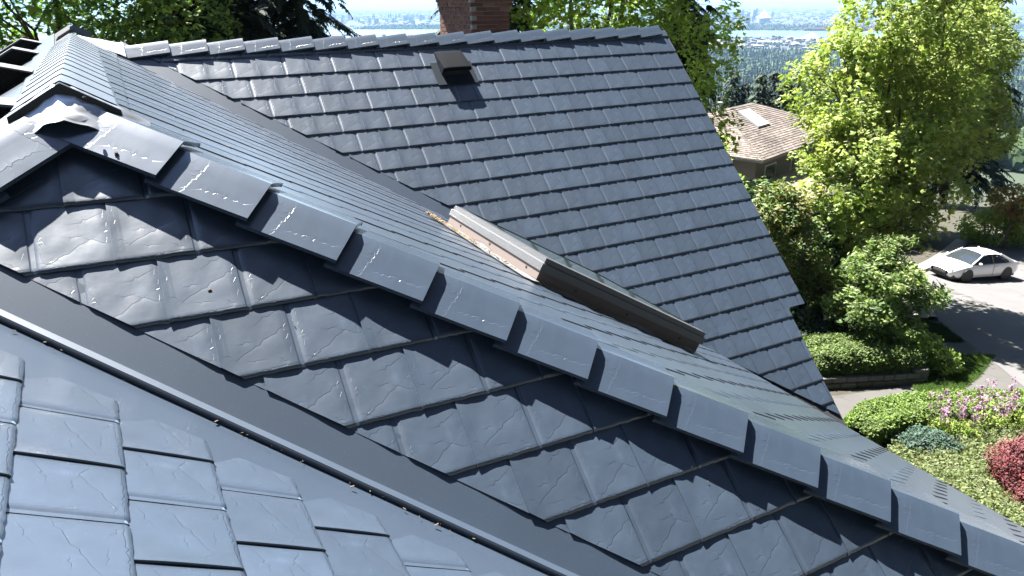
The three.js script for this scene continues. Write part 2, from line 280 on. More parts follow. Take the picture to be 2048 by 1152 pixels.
// valley flashings and the standing rib between the two near slopes
const quad = (a, b, c, d) => polyGeo([a, b, c, d], 0.6);
{
  const w1 = SF.at(-1.949, -0.131), w2 = SF.at(1.496, 2.848), ex = (p, q, t, n, h) => p.clone().lerp(q, t).addScaledVector(n, h);
  const lower = (t) => ex(v1a, v1b, t, SF.n, 0.004), upper = (t) => ex(w1, w2, t * 0.655, SF.n, 0.004).add(SF.s.clone().multiplyScalar(-0.05));
  const vf = hp('valley_flashing', mergeGeometries([[-0.12, 0.318], [0.322, 1.72], [1.72, 3.4]].map(([t0, t1], i) => quad(ex(v1a, v1b, t0, SF.n, 0.004 + i * 0.002), ex(v1a, v1b, t1, SF.n, 0.004 + i * 0.002), upper(t1 + 0.1), upper(t0 + (i ? 0.0 : 0)))) ), matFlash);
  vf.userData.label = 'smooth dark valley strip beside the far roof wing';
  hp('valley_flashing', quad(ex(v1a, v1b, -0.1, SM.n, 0.003), ex(v1a, v1b, 1.72, SM.n, 0.003), ex(v1a, v1b, 1.72, SM.n, 0.003).addScaledVector(SM.s, -0.3), ex(v1a, v1b, -0.1, SM.n, 0.003).addScaledVector(SM.s, -0.3)), matFlash);
  const nEdge = (t) => SN.at(lerp(-0.288, 2.379, t), lerp(0.272, 2.602, t) - 0.1, 0.003), vN = (t) => v2(t).addScaledVector(SN.n, 0.003), vL = (t) => v2(t).addScaledVector(SL.n, 0.003), lEdge = (t) => SL.at(lerp(0.195, -0.773, t) , lerp(-0.004, 1.835, t) - 0.22, 0.004);
  hp('valley_flashing', quad(vN(-0.3), vN(2.4), nEdge(2.1), nEdge(-0.3)), matFlash);
  hp('valley_flashing', quad(vL(-0.25), vL(2.4), lEdge(3.1), lEdge(-0.6)), matFlash);
  const d = v2(1).sub(v2(0)).normalize(), up = SN.n.clone().add(SL.n).normalize(), side = d.clone().cross(up).normalize();
  const prof = [[-0.03, 0], [-0.027, 0.036], [-0.02, 0.043], [0.012, 0.043], [0.03, 0.004]];
  const A = v2(-0.3), B = v2(2.5), sg = side.dot(SL.s) > 0 ? -1 : 1;           // negative side of the profile faces the near slope
  const rib = gridGeo(prof.length - 1, 40, (u, v) => { const [x, y] = prof[Math.round(u * (prof.length - 1))]; return A.clone().lerp(B, v).addScaledVector(side, -x * sg).addScaledVector(up, y + 0.002 * n3(v * 30, x * 9, 1)); }).toNonIndexed(); rib.computeVertexNormals();
  const rb = hp('valley_rib', rib, paintMat(flashTex, null, 1, 1.3, 0.4)); rb.userData.label = 'pale raised rib running down the open valley';
}
{
  const R = rng(61), g = new THREE.BoxGeometry(0.016, 0.003, 0.005), im = new THREE.InstancedMesh(g, std(0.075, 0.055, 0.036, 0.95), 60), mt = new THREE.Matrix4(), q = new THREE.Quaternion(), eu = new THREE.Euler();
  const d = v2(1).sub(v2(0)).normalize(), sd = SL.s.clone().addScaledVector(d, -SL.s.dot(d)).normalize();
  for (let i = 0; i < 60; i++) { const near = i < 46, p = near ? v2(R() * 1.3 - 0.2).addScaledVector(sd, -0.034 - Math.pow(R(), 3) * 0.05).addScaledVector(SL.n, 0.008) : SN.at(-0.2 + R() * 3.4, 0.2 + R() * 2.6, 0.016); if (!near) { const [a, ss] = SN.loc(p); if (ss > 0.6 + (a + 0.3) * 0.86) { p.copy(v2(R()).addScaledVector(SL.n, 0.05)); } } eu.set(R() * 0.5, R() * 6.3, R() * 0.5); const k = 0.35 + R() * R() * 1.1; mt.compose(p, q.setFromEuler(eu), V3(k, k, k)); im.setMatrixAt(i, mt); }
  im.name = 'dry_debris'; scene.add(shadowed(im)); tag(im, 'tiny brown dry bits caught against the raised valley rib', 'debris', null, 'stuff');
}
// bent ridge and hip caps: two flanges either side of a fold, lower end lifted over the next cap
function capGeo(d, nA, nB, len, width, l0, l1, seed, lip = 0.026) {
  const fA = d.clone().cross(nA); if (fA.y > 0) fA.negate(); const fB = d.clone().cross(nB); if (fB.y > 0) fB.negate(); fA.normalize(); fB.normalize();
  const m = nA.clone().add(nB).multiplyScalar(1 / (1 + nA.dot(nB))), nl = 10, cross = [];
  for (const [f, n, sgn] of [[fA, nA, 1], [fB, nB, -1]]) { const row = []; for (let i = 0; i <= 6; i++) row.push([f, n, width * i / 6, 0, sgn]); row.push([f, n, width + 0.004, lip, sgn]); cross.push(row); }
  const line = [...cross[0].slice(1).reverse(), cross[0][0], ...cross[1].slice(1)];
  const P = (c, t) => { const [f, n, q, dn, sg] = c, k = t / len, h = lerp(l0, l1, k) - (q < 1e-6 ? 0.004 : 0); return d.clone().multiplyScalar(t).addScaledVector(m, h).addScaledVector(f, q).addScaledVector(n, -dn + (dn ? 0 : 0.0012 * n3(t * 7 + seed, q * 9 * sg, seed) * sstep(0, 0.08, q))); };
  const nu = line.length - 1, g = gridGeo(nu, nl, (u, v) => P(line[Math.round(u * nu)], v * len), (u, v) => [v, u]).toNonIndexed();
  g.computeVertexNormals();
  const smooth = gridGeo(nu, nl, (u, v) => P(line[Math.round(u * nu)], v * len), (u, v) => [v, u]);
  // keep the flange faces smooth but the fold and the lips crisp
  const idxs = smooth.index.array, sm = smooth.toNonIndexed(), N1 = g.attributes.normal, N2 = sm.attributes.normal;
  for (let i = 0; i < idxs.length; i++) { const col = idxs[i] % (nu + 1); if (col !== 0 && col !== 1 && col !== nu && col !== nu - 1 && col !== (nu / 2)) N1.setXYZ(i, N2.getX(i), N2.getY(i), N2.getZ(i)); }
  const endPts = line.slice(1, -1).map((c) => [P(c, len), P(c, len).addScaledVector(c[1], -lip).addScaledVector(d, -0.004)]), p = [], u = [];
  for (let i = 0; i + 1 < endPts.length; i++) for (const q of [endPts[i][0], endPts[i][1], endPts[i + 1][0], endPts[i + 1][0], endPts[i][1], endPts[i + 1][1]]) { p.push(q.x, q.y, q.z); u.push(0.99, 0.5); }
  const eg = new THREE.BufferGeometry(); eg.setAttribute('position', new THREE.Float32BufferAttribute(p, 3)); eg.setAttribute('uv', new THREE.Float32BufferAttribute(u, 2)); eg.computeVertexNormals();
  return mergeGeometries([g, eg]);
}
const matRidge = paintMat(PT_C, null, 1, 1.35, 0.46);
function capRun(name, start, d, nA, nB, step, width, count, l0, l1, seed, lip) {
  const vs = [0, 1, 2].map((i) => capGeo(d, nA, nB, step + 0.05, width, l0, l1, seed + i * 7, lip)), parts = [];
  for (let i = 0; i < count; i++) { const m = part(name, vs[i % 3], lip ? matRidge : matCap, house, start.clone().addScaledVector(d, i * step).sub(HB)); parts.push(m); }
  return parts;
}
capRun('hip_cap', hipP(0.1), hipDir, SN.n, SM.n, 0.4965, 0.262, 14, 0.03, 0.078, 3);
capRun('hip_cap', hipLP(0.1), hipL, SN.n, SW.n, 0.4965, 0.262, 6, 0.03, 0.078, 9);
const ridgeDirF = gRidge2.clone().sub(gRidge).normalize(), nG = V3(0, 0.7071, -0.7071);
capRun('ridge_cap', gRidge.clone().addScaledVector(ridgeDirF, 0.12), ridgeDirF, SF.n, nG, 0.4975, 0.215, 18, 0.03, 0.07, 31);
// main ridge: thick ridge vent under the caps, bent caps on top
const nWm = SW.n, nMm = SM.n, toCam = V3(0, 0, 1);
{
  const fM = SM.s, fW = SW.s, prof = (h, w) => [[fW, w], [fW, 0], [fM, w]];
  const mUp = nMm.clone().add(nWm).multiplyScalar(1 / (1 + nMm.dot(nWm)));
  const z0 = -12.2, z1 = -4.56, sec = (z, h, w) => { const b = V(-0.165, -0.465, z).addScaledVector(mUp, h); return [b.clone().addScaledVector(fW, w), b, b.clone().addScaledVector(fM, w)]; };
  const lo0 = sec(z0, 0.03, 0.3), lo1 = sec(z1, 0.03, 0.3), hi0 = sec(z0, 0.075, 0.3), hi1 = sec(z1, 0.075, 0.3);
  const core = [quad(hi0[0], hi1[0], hi1[1], hi0[1]), quad(hi0[1], hi1[1], hi1[2], hi0[2]), quad(lo0[2], lo1[2], hi1[2], hi0[2]), quad(lo0[0], lo1[0], hi1[0], hi0[0])];
  hp('ridge_vent', mergeGeometries(core), matFlash);
  const dark = [quad(lo1[0], lo1[1], hi1[1], hi1[0]), quad(lo1[1], lo1[2], hi1[2], hi1[1])];
  hp('ridge_vent_mesh', mergeGeometries(dark), matBlack);
  capRun('ridge_cap', V(-0.165, -0.465, -12.2), toCam, SM.n, SW.n, 0.47, 0.285, 16, 0.079, 0.085, 51, 0.006);
  capRun('ridge_cap', V(-0.165, -0.43, -16.4), toCam, SM.n, SW.n, 0.49, 0.265, 7, 0.03, 0.07, 57);
}
// crumpled bright sheet where ridge, hips and vent meet, and the small bent piece where the wing's ridge starts
{
  const down = V3(0, -0.5, 0.866);
  const crumple = (o, len, wid, seed, amp, h) => gridGeo(26, 12, (u, v) => {
    const q = (u * 2 - 1) * wid, f = q > 0 ? SM.s : SW.s, n = q > 0 ? SM.n : SW.n, rag = 0.03 * n3(u * 6, seed, 2) * v;
    return o.clone().addScaledVector(f, Math.abs(q)).addScaledVector(down, (v * len + rag) * (1 - 0.25 * Math.abs(u * 2 - 1))).addScaledVector(n, h * (1 - 0.3 * v) + amp * (n3(u * 5 + seed, v * 3, seed) + 0.8 * n3(u * 12, v * 6 + seed, 3) + 0.3 * n3(u * 25, v * 11, 8)) * (0.3 + v) - 0.02 * v * v).addScaledVector(SN.n, -0.03 * Math.pow(Math.abs(u * 2 - 1), 2) * v);
  });
  const c = hp('apex_flashing', crumple(V(-0.165, -0.44, -4.62), 0.23, 0.42, 4.4, 0.017, 0.058), matShiny); c.userData.label = 'crumpled shiny metal flashing at the near end of the ridge';
  const e = gridGeo(8, 8, (u, v) => V(lerp(-0.1, 0.42, u), lerp(-0.4, -0.52, u) - 0.05 * v - 0.1 * u * v, -12.0 + 0.36 * v).add(V3(0, 0.014 * n3(u * 5, v * 5, 8), 0)));
  hp('ridge_flashing', e, matShiny);
  // fixings
  const scr = mergeGeometries([new THREE.CylinderGeometry(0.011, 0.011, 0.004, 10).translate(0, 0.002, 0), new THREE.CylinderGeometry(0.006, 0.0075, 0.008, 6).translate(0, 0.007, 0)]);
  const screw = (P, n) => { const m = part('screw', scr, matBlack, house, P.clone().sub(HB)); m.quaternion.setFromUnitVectors(V3(0, 1, 0), n); };
  const fN = hipDir.clone().cross(SN.n).normalize(); if (fN.y > 0) fN.negate();
  screw(hipP(0.42).addScaledVector(fN, 0.2).addScaledVector(SN.n, 0.062), SN.n);
  screw(V(-0.10, -0.43, -4.46).addScaledVector(SM.s, 0.04), SM.n); screw(V(-0.165, -0.455, -4.47).addScaledVector(SM.s, 0.28), SM.n);
  screw(V(-0.165, -0.38, -4.72).addScaledVector(SM.s, 0.2), SM.n); screw(V(-0.165, -0.38, -4.72).addScaledVector(SW.s, 0.2), SW.n);
}
// box vents on the left slope: open louvred face to the front, thin metal lids
function boxVent(z, s0, len, hgt, depth, label) {
  const g = new THREE.Group(); g.name = 'box_vent'; g.position.copy(HB).negate(); house.add(g); g.userData.label = label;
  const A = SW.loc(V(-0.165, -0.46, z))[0], P = (a, s, h) => SW.at(A + a, s, h), prof = [[s0, 0.03], [s0 + 0.2, hgt], [s0 + len, hgt], [s0 + len, 0]];
  const lid = []; for (let i = 0; i < 2; i++) for (const dh of [0, -0.022]) lid.push(quad(P(0, prof[i][0], prof[i][1] + dh), P(0, prof[i + 1][0], prof[i + 1][1] + dh), P(-depth, prof[i + 1][0], prof[i + 1][1] + dh), P(-depth, prof[i][0], prof[i][1] + dh)));
  for (let i = 0; i < 2; i++) lid.push(quad(P(0, prof[i][0], prof[i][1]), P(0, prof[i + 1][0], prof[i + 1][1]), P(0, prof[i + 1][0], prof[i + 1][1] - 0.022), P(0, prof[i][0], prof[i][1] - 0.022)));
  part('lid', mergeGeometries(lid), std(0.06, 0.064, 0.075, 0.5), g);
  part('back_panel', mergeGeometries([polyGeo(prof.map(([s, h]) => P(-depth * 0.85, s, h - 0.02))), quad(P(-0.03, prof[2][0], prof[2][1] - 0.02), P(-depth, prof[2][0], prof[2][1] - 0.02), P(-depth, prof[3][0], 0), P(-0.03, prof[3][0], 0))]), matBlack, g);
  const bars = [], wire = (p, q) => bars.push(tubeGeo(p, q, 0.002, 0.002, 4));
  for (let i = 0; i < 10; i++) { const h = 0.02 + i * (hgt - 0.04) / 10; wire(P(-0.04, s0 + 0.02 + 0.2 * h / hgt, h), P(-0.04, s0 + len - 0.01, h)); }
  for (let i = 0; i < 22; i++) { const s = s0 + 0.06 + i * (len - 0.08) / 22; wire(P(-0.04, s, 0), P(-0.04, s, Math.min(1, (s - s0) / 0.2) * hgt - 0.02)); }
  part('insect_mesh', mergeGeometries(bars), matBlack, g);
}
boxVent(-5.75, 0.30, 0.75, 0.2, 0.42, 'nearest box vent, only its lid corner and mesh in view');
boxVent(-8.4, 0.27, 0.78, 0.23, 0.45, 'second box vent below the ridge');
boxVent(-11.6, 0.27, 0.78, 0.23, 0.45, 'third box vent below the ridge');
boxVent(-14.6, 0.27, 0.78, 0.23, 0.45, 'farthest box vent below the ridge');
boxVent(-10.2, 0.85, 0.7, 0.23, 0.45, 'box vent set lower down the left slope');
// slant-back vent on the wing
{
  const g = new THREE.Group(); g.name = 'roof_vent'; g.position.copy(HB).negate(); house.add(g); g.userData.label = 'small black slant-back hood vent near the wing ridge';
  const P = (a, s, h) => SF.at(a, s, h + 0.02), mat = new THREE.MeshPhysicalMaterial({ color: new THREE.Color(0.006, 0.007, 0.009), roughness: 0.8, specularIntensity: 0.08, side: THREE.DoubleSide });
  const a0 = 2.2, a1 = 2.645, prof = [[0.13, 0.07], [0.2, 0.1], [0.55, 0.195], [0.585, 0.18], [0.6, 0.15]];
  part('hood', gridGeo(6, prof.length - 1, (u, v) => { const [s, h] = prof[Math.round(v * (prof.length - 1))]; return P(lerp(a0 - 0.012, a1 + 0.012, u), s, h - 0.012 * Math.pow(Math.abs(u * 2 - 1), 8)); }), mat, g);
  const side = (a) => polyGeo([P(a, 0.13, 0), P(a, 0.13, 0.065), P(a, 0.2, 0.095), P(a, 0.55, 0.18), P(a, 0.56, 0)]);
  part('side_panel', side(a0 + 0.012), mat, g); part('side_panel', side(a1 - 0.012), mat, g);
  part('front_panel', quad(P(a0 + 0.012, 0.565, 0), P(a1 - 0.012, 0.565, 0), P(a1 - 0.012, 0.56, 0.17), P(a0 + 0.012, 0.56, 0.17)), matBlack, g);
  for (let i = 0; i < 9; i++) { const s = 0.2 + i * 0.038, h = 0.09 + (s - 0.2) * 0.26; part('louvre', quad(P(a0 - 0.004, s, 0.012), P(a0 - 0.004, s, h), P(a0 + 0.014, s + 0.02, h), P(a0 + 0.014, s + 0.02, 0.012)), std(0.16, 0.16, 0.17, 0.5), g); }
  const rim = quad(P(2.08, 0.3, 0.006), P(2.78, 0.3, 0.006), P(2.78, 0.74, 0.008), P(2.08, 0.74, 0.008)); part('base_flange', rim, new THREE.MeshPhysicalMaterial({ color: new THREE.Color(0.02, 0.024, 0.032), roughness: 0.7, specularIntensity: 0.1, side: THREE.DoubleSide }), g);
}
// skylight on the middle slope
{
  const g = new THREE.Group(); g.name = 'skylight'; g.position.copy(HB).negate(); house.add(g); g.userData.label = 'long skylight with pale metal frame and rusty brown curb flashing';
  const [A0, S0] = SM.loc(V(3.4, -2.55, -5.9)), LA = 2.25, LS = 2.42, P = (a, s, h) => SM.at(A0 + a, S0 + s, h * 1.35);
  const brown = std(0.072, 0.054, 0.048, 0.7), frame = std(0.05, 0.052, 0.056, 0.45);
  const ring = [[0, 0], [LA, 0], [LA, LS], [0, LS]];
  const band = (o0, h0, o1, h1, wav = 0) => { const l = []; for (let i = 0; i < 4; i++) { const [a0, s0] = ring[i], [a1, s1] = ring[(i + 1) % 4]; const off = (a, s, o) => [a + (a > 0 ? o : -o), s + (s > 0 ? o : -o)]; l.push(gridGeo(16, 2, (u, v) => { const o = lerp(o0, o1, v), h = lerp(h0, h1, v), p = off(a0, s0, o), q = off(a1, s1, o); return P(lerp(p[0], q[0], u), lerp(p[1], q[1], u), h + wav * (1 - v) * n3(u * 5 + i * 3, i, 2)).addScaledVector(SM.n, 0); })); } return mergeGeometries(l); };
  part('curb_flashing', band(0.0, 0.03, 0.0, 0.11, 0.03), brown, g);
  part('curb', band(-0.004, 0.0, -0.004, 0.12), std(0.10, 0.10, 0.11, 0.6), g);
  part('frame', mergeGeometries([band(0.022, 0.105, 0.022, 0.16), band(0.022, 0.16, 0.004, 0.17), band(0.004, 0.17, 0.004, 0.205), band(0.004, 0.205, -0.07, 0.212), band(0.022, 0.105, 0, 0.105)]), frame, g);
  part('glass_pane', quad(P(0.06, 0.06, 0.206), P(LA - 0.06, 0.06, 0.206), P(LA - 0.06, LS - 0.06, 0.206), P(0.06, LS - 0.06, 0.206)), new THREE.MeshPhysicalMaterial({ color: new THREE.Color(0.3, 0.42, 0.40), roughness: 0.04, transmission: 0.85, thickness: 0, side: THREE.DoubleSide }), g);
  part('shaft', quad(P(0, 0, 0.01), P(LA, 0, 0.01), P(LA, LS, 0.01), P(0, LS, 0.01)), std(0.25, 0.26, 0.26, 0.8), g);
  const ap = part('head_flashing', gridGeo(14, 6, (u, v) => P(lerp(-0.08, LA + 0.15, u), lerp(0.0, -0.2, v), lerp(0.03, 0.022, v) + 0.006 * n3(u * 9, v * 3, 6))), std(0.2, 0.21, 0.22, 0.35, { metalness: 0.5 }), g); ap.userData.label = 'pale uphill flashing sheet';
  const sg = new THREE.CylinderGeometry(0.012, 0.012, 0.01, 8);
  for (const [a, s, n] of [[0.25, 0, 0], [1.1, 0, 0], [1.9, 0, 0], [0, 0.5, 1], [0, 1.25, 1], [0, 2.1, 1]]) { const m = part('screw', sg, matBlack, g, P(a - (n ? 0.004 : 0), s - (n ? 0 : 0.004), 0.075)); m.quaternion.setFromUnitVectors(V3(0, 1, 0), n ? SM.a : SM.s); }
  // dry needles caught against the uphill flashing
  const R = rng(5), ng = new THREE.BoxGeometry(0.035, 0.004, 0.006), im = new THREE.InstancedMesh(ng, std(0.17, 0.125, 0.065, 0.9), 260), mt = new THREE.Matrix4(), q = new THREE.Quaternion(), eu = new THREE.Euler();
  for (let i = 0; i < 260; i++) { const t = 1 - 0.95 * Math.pow(R(), 2.6), a = lerp(-0.05, 2.2, t), p = P(a, -0.2 - 0.05 * (R() - 0.3) - 0.12 * t * R(), 0.035 + R() * 0.014); eu.set(R() * 0.6, R() * 6.3, R() * 0.6); mt.compose(p, q.setFromEuler(eu), V3(1, 1, 1).multiplyScalar(0.6 + R() * 0.8)); im.setMatrixAt(i, mt); }
  im.name = 'fallen_needles'; scene.add(shadowed(im)); tag(im, 'tan dry needles caught along the uphill edge of the skylight', 'needles', null, 'stuff');
}
// brick chimney behind the wing's ridge
{
  const ch = new THREE.Group(); ch.name = 'chimney'; ch.position.copy(HB).negate(); house.add(ch); ch.userData.label = 'red-brown brick chimney flaring outwards above the ridge';
  const x0 = 6.115, x1 = 6.89, z1 = -12.9, z0 = -14.36, H = 0.0755, R = rng(91);
  const mort = std(0.2, 0.185, 0.168, 0.95);
  const brickTex = dataTex(128, 128, (u, v) => { const m = 0.8 + 0.5 * fbm(u * 7, v * 7, 1, 4) + 0.15 * n3(u * 50, v * 50, 3); return [m, m, m]; });
  const bm = [[0.13, 0.056, 0.039], [0.10, 0.046, 0.036], [0.155, 0.072, 0.05], [0.085, 0.045, 0.038], [0.175, 0.10, 0.075]].map(([r, g, b]) => std(r, g, b, 0.93, { map: brickTex, bumpMap: brickTex, bumpScale: 0.004 }));
  const yTop = 0.33, n = 13, cores = [];
  const bricks = {}; const bg = (l, d) => (bricks[l + '_' + d] ??= [0, 1].map(() => new RoundedBoxGeometry(l, H - 0.011, d, 1, 0.004)));
  for (let c = 0; c < n; c++) {
    const y = yTop - H * (c + 1) + YO, out = Math.max(0, 6.4 - c) * 0.021, X0 = x0 - out, X1 = x1 + out, Z0 = z0 - out, Z1 = z1 + out;
    cores.push(boxAt(X0 + 0.012, X1 - 0.012, y, y + H, Z0 + 0.012, Z1 - 0.012));
    for (const [len, along, fixed, sgn] of [[X1 - X0, 'x', Z1, 1], [X1 - X0, 'x', Z0, -1], [Z1 - Z0, 'z', X0, -1], [Z1 - Z0, 'z', X1, 1]]) {
      const cnt = Math.max(2, Math.round((len - 0.1) / 0.21)), bl = (len - 0.1 + 0.0) / cnt, st = (c % 2 === (along === 'x' ? 0 : 1)) ? 0.1 : 0;
      for (let i = 0; i < cnt; i++) {
        const p0 = (along === 'x' ? X0 : Z0) + st + i * bl, L = Math.round((bl - 0.011) * 200) / 200, g = along === 'x' ? bg(L, 0.1)[i % 2] : bg(0.1, L)[i % 2];
        const m = part(numbered('brick'), g, bm[Math.floor(R() * R() * 5 * 0.999)], ch), j = (R() - 0.5) * 0.005, d = fixed - sgn * (0.05 - j);
        m.position.set(along === 'x' ? p0 + bl / 2 : d, y + H / 2, along === 'x' ? d : p0 + bl / 2);
      }
    }
  }
  cores.push(boxAt(x0, x1, -4 + YO, yTop - H * n + YO, z0, z1));
  part('mortar', mergeGeometries(cores), mort, ch);
  part('crown_slab', boxAt(x0 - 0.16, x1 + 0.16, yTop + YO, yTop + 0.09 + YO, z0 - 0.16, z1 + 0.16, 0.01), std(0.4, 0.39, 0.37, 0.95), ch);
}
// walls, fascia boards, gable end
{
  const st = std(0.42, 0.40, 0.37, 0.9);
  hp('wall', mergeGeometries([boxAt(-5, 6.5, -11.6 + YO, -5.05 + YO, -17, -0.9), boxAt(-6.2, 1.2, -11.6 + YO, -3.4 + YO, -0.85, 6), boxAt(6.55, 9.0, -11.6 + YO, -6.65 + YO, -17, -6.35)]), st);
  const gp = (y) => V(8.99, y, -11.83); hp('gable_wall', polyGeo([V(8.98, -6.6, -6.4), V(8.98, -6.6, -17), V(8.98, -0.85, -11.83)]), st);
  const fas = (p, q, h) => { const dn = V3(0, -h, 0); return [quad(p, q, q.clone().add(dn), p.clone().add(dn))]; };
  const f1 = SF.at(6.985, -0.16, 0.004), f2 = SF.at(6.845, 5.61, 0.004), f3 = SF.at(6.48, 5.61, 0.004), f4 = SF.at(6.4, 8.1, 0.004);
  hp('barge_board', mergeGeometries([...fas(f1, f2, 0.035), ...fas(f3, f4, 0.035)]), std(0.07, 0.075, 0.09, 0.5));
}
/* ------------------------------------------------------------------ ground, streets, water */
const hNear = (x, z) => -9.6 - 0.10 * (x - 15.4) + 0.03 * (z + 10.7);
const qAlong = (x, z) => 0.70 * x - 0.714 * z;              // metres downhill towards the inlet
function hGround(x, z) {
  const r = Math.hypot(x, z), q = qAlong(x, z), near = hNear(clamp(x, -30, 60), clamp(z, -60, 30));
  let far = q < 0 ? -6 + 60 * (1 - Math.exp(q / 400)) : -6 - 192 * (1 - Math.exp(-q / 900));
  if (q > 2500) far = lerp(far, -199, sstep(2500, 3300, q));
  far += 6 * fbm(x * 0.004, z * 0.004, 2, 3) * sstep(150, 600, r) * (1 - sstep(2500, 3300, q));
  if (q > 9000) far += sstep(13000, 22000, q) * (75 + 35 * fbm(x * 0.00012, z * 0.00012, 6, 3));
  return lerp(near, far, sstep(45, 140, r));
}
const hg = (x, z) => hGround(x, z) + YO;
{
  const pos = [], col = [], idx = [], uv = [], NA = 420, rings = []; let r = 3; while (r < 26000) { rings.push(r); r *= 1.055; }
  const cSoil = [0.06, 0.055, 0.035], cFor = [0.035, 0.06, 0.025], cInd = [0.17, 0.175, 0.17], cTown = [0.055, 0.07, 0.055];
  pos.push(0, hg(0, 0), 0); col.push(...cSoil); uv.push(0, 0);
  for (const R of rings) for (let i = 0; i < NA; i++) {
    const a = i / NA * 2 * Math.PI, x = R * Math.cos(a), z = R * Math.sin(a), q = qAlong(x, z); pos.push(x, hg(x, z), z); uv.push(x / 4, z / 4);
    let c = cSoil.map((v, k) => lerp(v, cFor[k], sstep(40, 120, R)));
    const n = fbm(x * 0.0045, z * 0.0045, 1, 4), n2 = fbm(x * 0.0016, z * 0.0016, 8, 3);
    const ind = sstep(2950, 3250, q + 250 * n2) * (1 - sstep(4350, 4500, q)); c = c.map((v, k) => lerp(v, lerp(cInd[k], cFor[k], sstep(0.05, 0.3, n)), ind));
    const town = sstep(5600, 7500, q + 900 * n2); c = c.map((v, k) => lerp(v, lerp(cTown[k], cInd[k], sstep(0.0, 0.35, n)), town * 0.8));
    col.push(...c.map((v) => v * (q > 2600 ? 0.42 : 0.6)));
  }
  for (let i = 0; i < NA; i++) idx.push(0, 1 + (i + 1) % NA, 1 + i);
  for (let k = 0; k + 1 < rings.length; k++) for (let i = 0; i < NA; i++) { const a = 1 + k * NA + i, b = 1 + k * NA + (i + 1) % NA, c = a + NA, d = b + NA; idx.push(a, b, c, b, d, c); }
  const g = new THREE.BufferGeometry(); g.setAttribute('position', new THREE.Float32BufferAttribute(pos, 3)); g.setAttribute('color', new THREE.Float32BufferAttribute(col, 3)); g.setAttribute('uv', new THREE.Float32BufferAttribute(uv, 2)); g.setIndex(idx); g.computeVertexNormals();
  const soil = dataTex(256, 256, (u, v) => { const m = 0.75 + 0.5 * fbm(u * 12, v * 12, 5, 4); return [m, m, m]; });
  top('ground', g, new THREE.MeshStandardMaterial({ vertexColors: true, roughness: 0.95, map: soil, side: THREE.DoubleSide }), 'dark garden soil and wooded hillside falling away to the far shore', 'ground', null, 'structure');
}
// a flat patch that follows the ground, `lift` above it, from a world outline
function patchGeo(pts, lift, step = 0.7, uvs = 0.25) {
  const tri = THREE.ShapeUtils.triangulateShape(pts.map((p) => new THREE.Vector2(p[0], p[1])), []), pos = [], uv = [];
  const put = (a, b, c, d) => { const L = Math.max(Math.hypot(a[0] - b[0], a[1] - b[1]), Math.hypot(b[0] - c[0], b[1] - c[1]), Math.hypot(a[0] - c[0], a[1] - c[1])); if (L > step && d < 7) { const m = (p, q) => [(p[0] + q[0]) / 2, (p[1] + q[1]) / 2], ab = m(a, b), bc = m(b, c), ca = m(c, a); put(a, ab, ca, d + 1); put(ab, b, bc, d + 1); put(ca, bc, c, d + 1); put(ab, bc, ca, d + 1); return; } const up = (b[1] - a[1]) * (c[0] - a[0]) - (b[0] - a[0]) * (c[1] - a[1]) > 0; for (const p of up ? [a, b, c] : [a, c, b]) { pos.push(p[0], hg(p[0], p[1]) + lift, p[1]); uv.push(p[0] * uvs, p[1] * uvs); } };
  for (const t of tri) put(...t.map((i) => pts[i]), 0);
  const g = new THREE.BufferGeometry(); g.setAttribute('position', new THREE.Float32BufferAttribute(pos, 3)); g.setAttribute('uv', new THREE.Float32BufferAttribute(uv, 2)); g.computeVertexNormals();
  return g;
}
const asphaltTex = dataTex(512, 512, (u, v) => { const m = 0.82 + 0.18 * fbm(u * 3, v * 3, 7, 4) + 0.10 * n3(u * 140, v * 140, 2) + (Math.abs(n3(u * 3.3, v * 3.3, 12)) < 0.012 ? -0.18 : 0); return [m, m * 0.99, m * 0.98]; });
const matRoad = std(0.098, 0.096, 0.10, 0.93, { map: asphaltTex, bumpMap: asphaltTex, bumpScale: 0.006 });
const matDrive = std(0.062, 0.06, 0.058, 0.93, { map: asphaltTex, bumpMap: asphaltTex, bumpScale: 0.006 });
const matConc = std(0.21, 0.195, 0.175, 0.9, { map: asphaltTex });
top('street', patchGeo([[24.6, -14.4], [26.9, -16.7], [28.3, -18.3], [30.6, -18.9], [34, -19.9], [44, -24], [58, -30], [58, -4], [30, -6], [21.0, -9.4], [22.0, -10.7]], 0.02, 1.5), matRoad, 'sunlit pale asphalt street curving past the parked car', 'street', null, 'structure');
top('driveway', patchGeo([[13.2, -11.2], [15.2, -11.15], [17.5, -10.85], [19.9, -12.0], [22.2, -14.0], [24.6, -14.4], [22.0, -10.7], [21.0, -9.4], [30, -6], [26, -4.5], [18.5, -8.85], [16.4, -9.45], [14.2, -9.7], [12.6, -9.4]], 0.012, 1.2), matDrive, 'shaded grey asphalt driveway between the hedge and the lawn', 'driveway', null, 'structure');
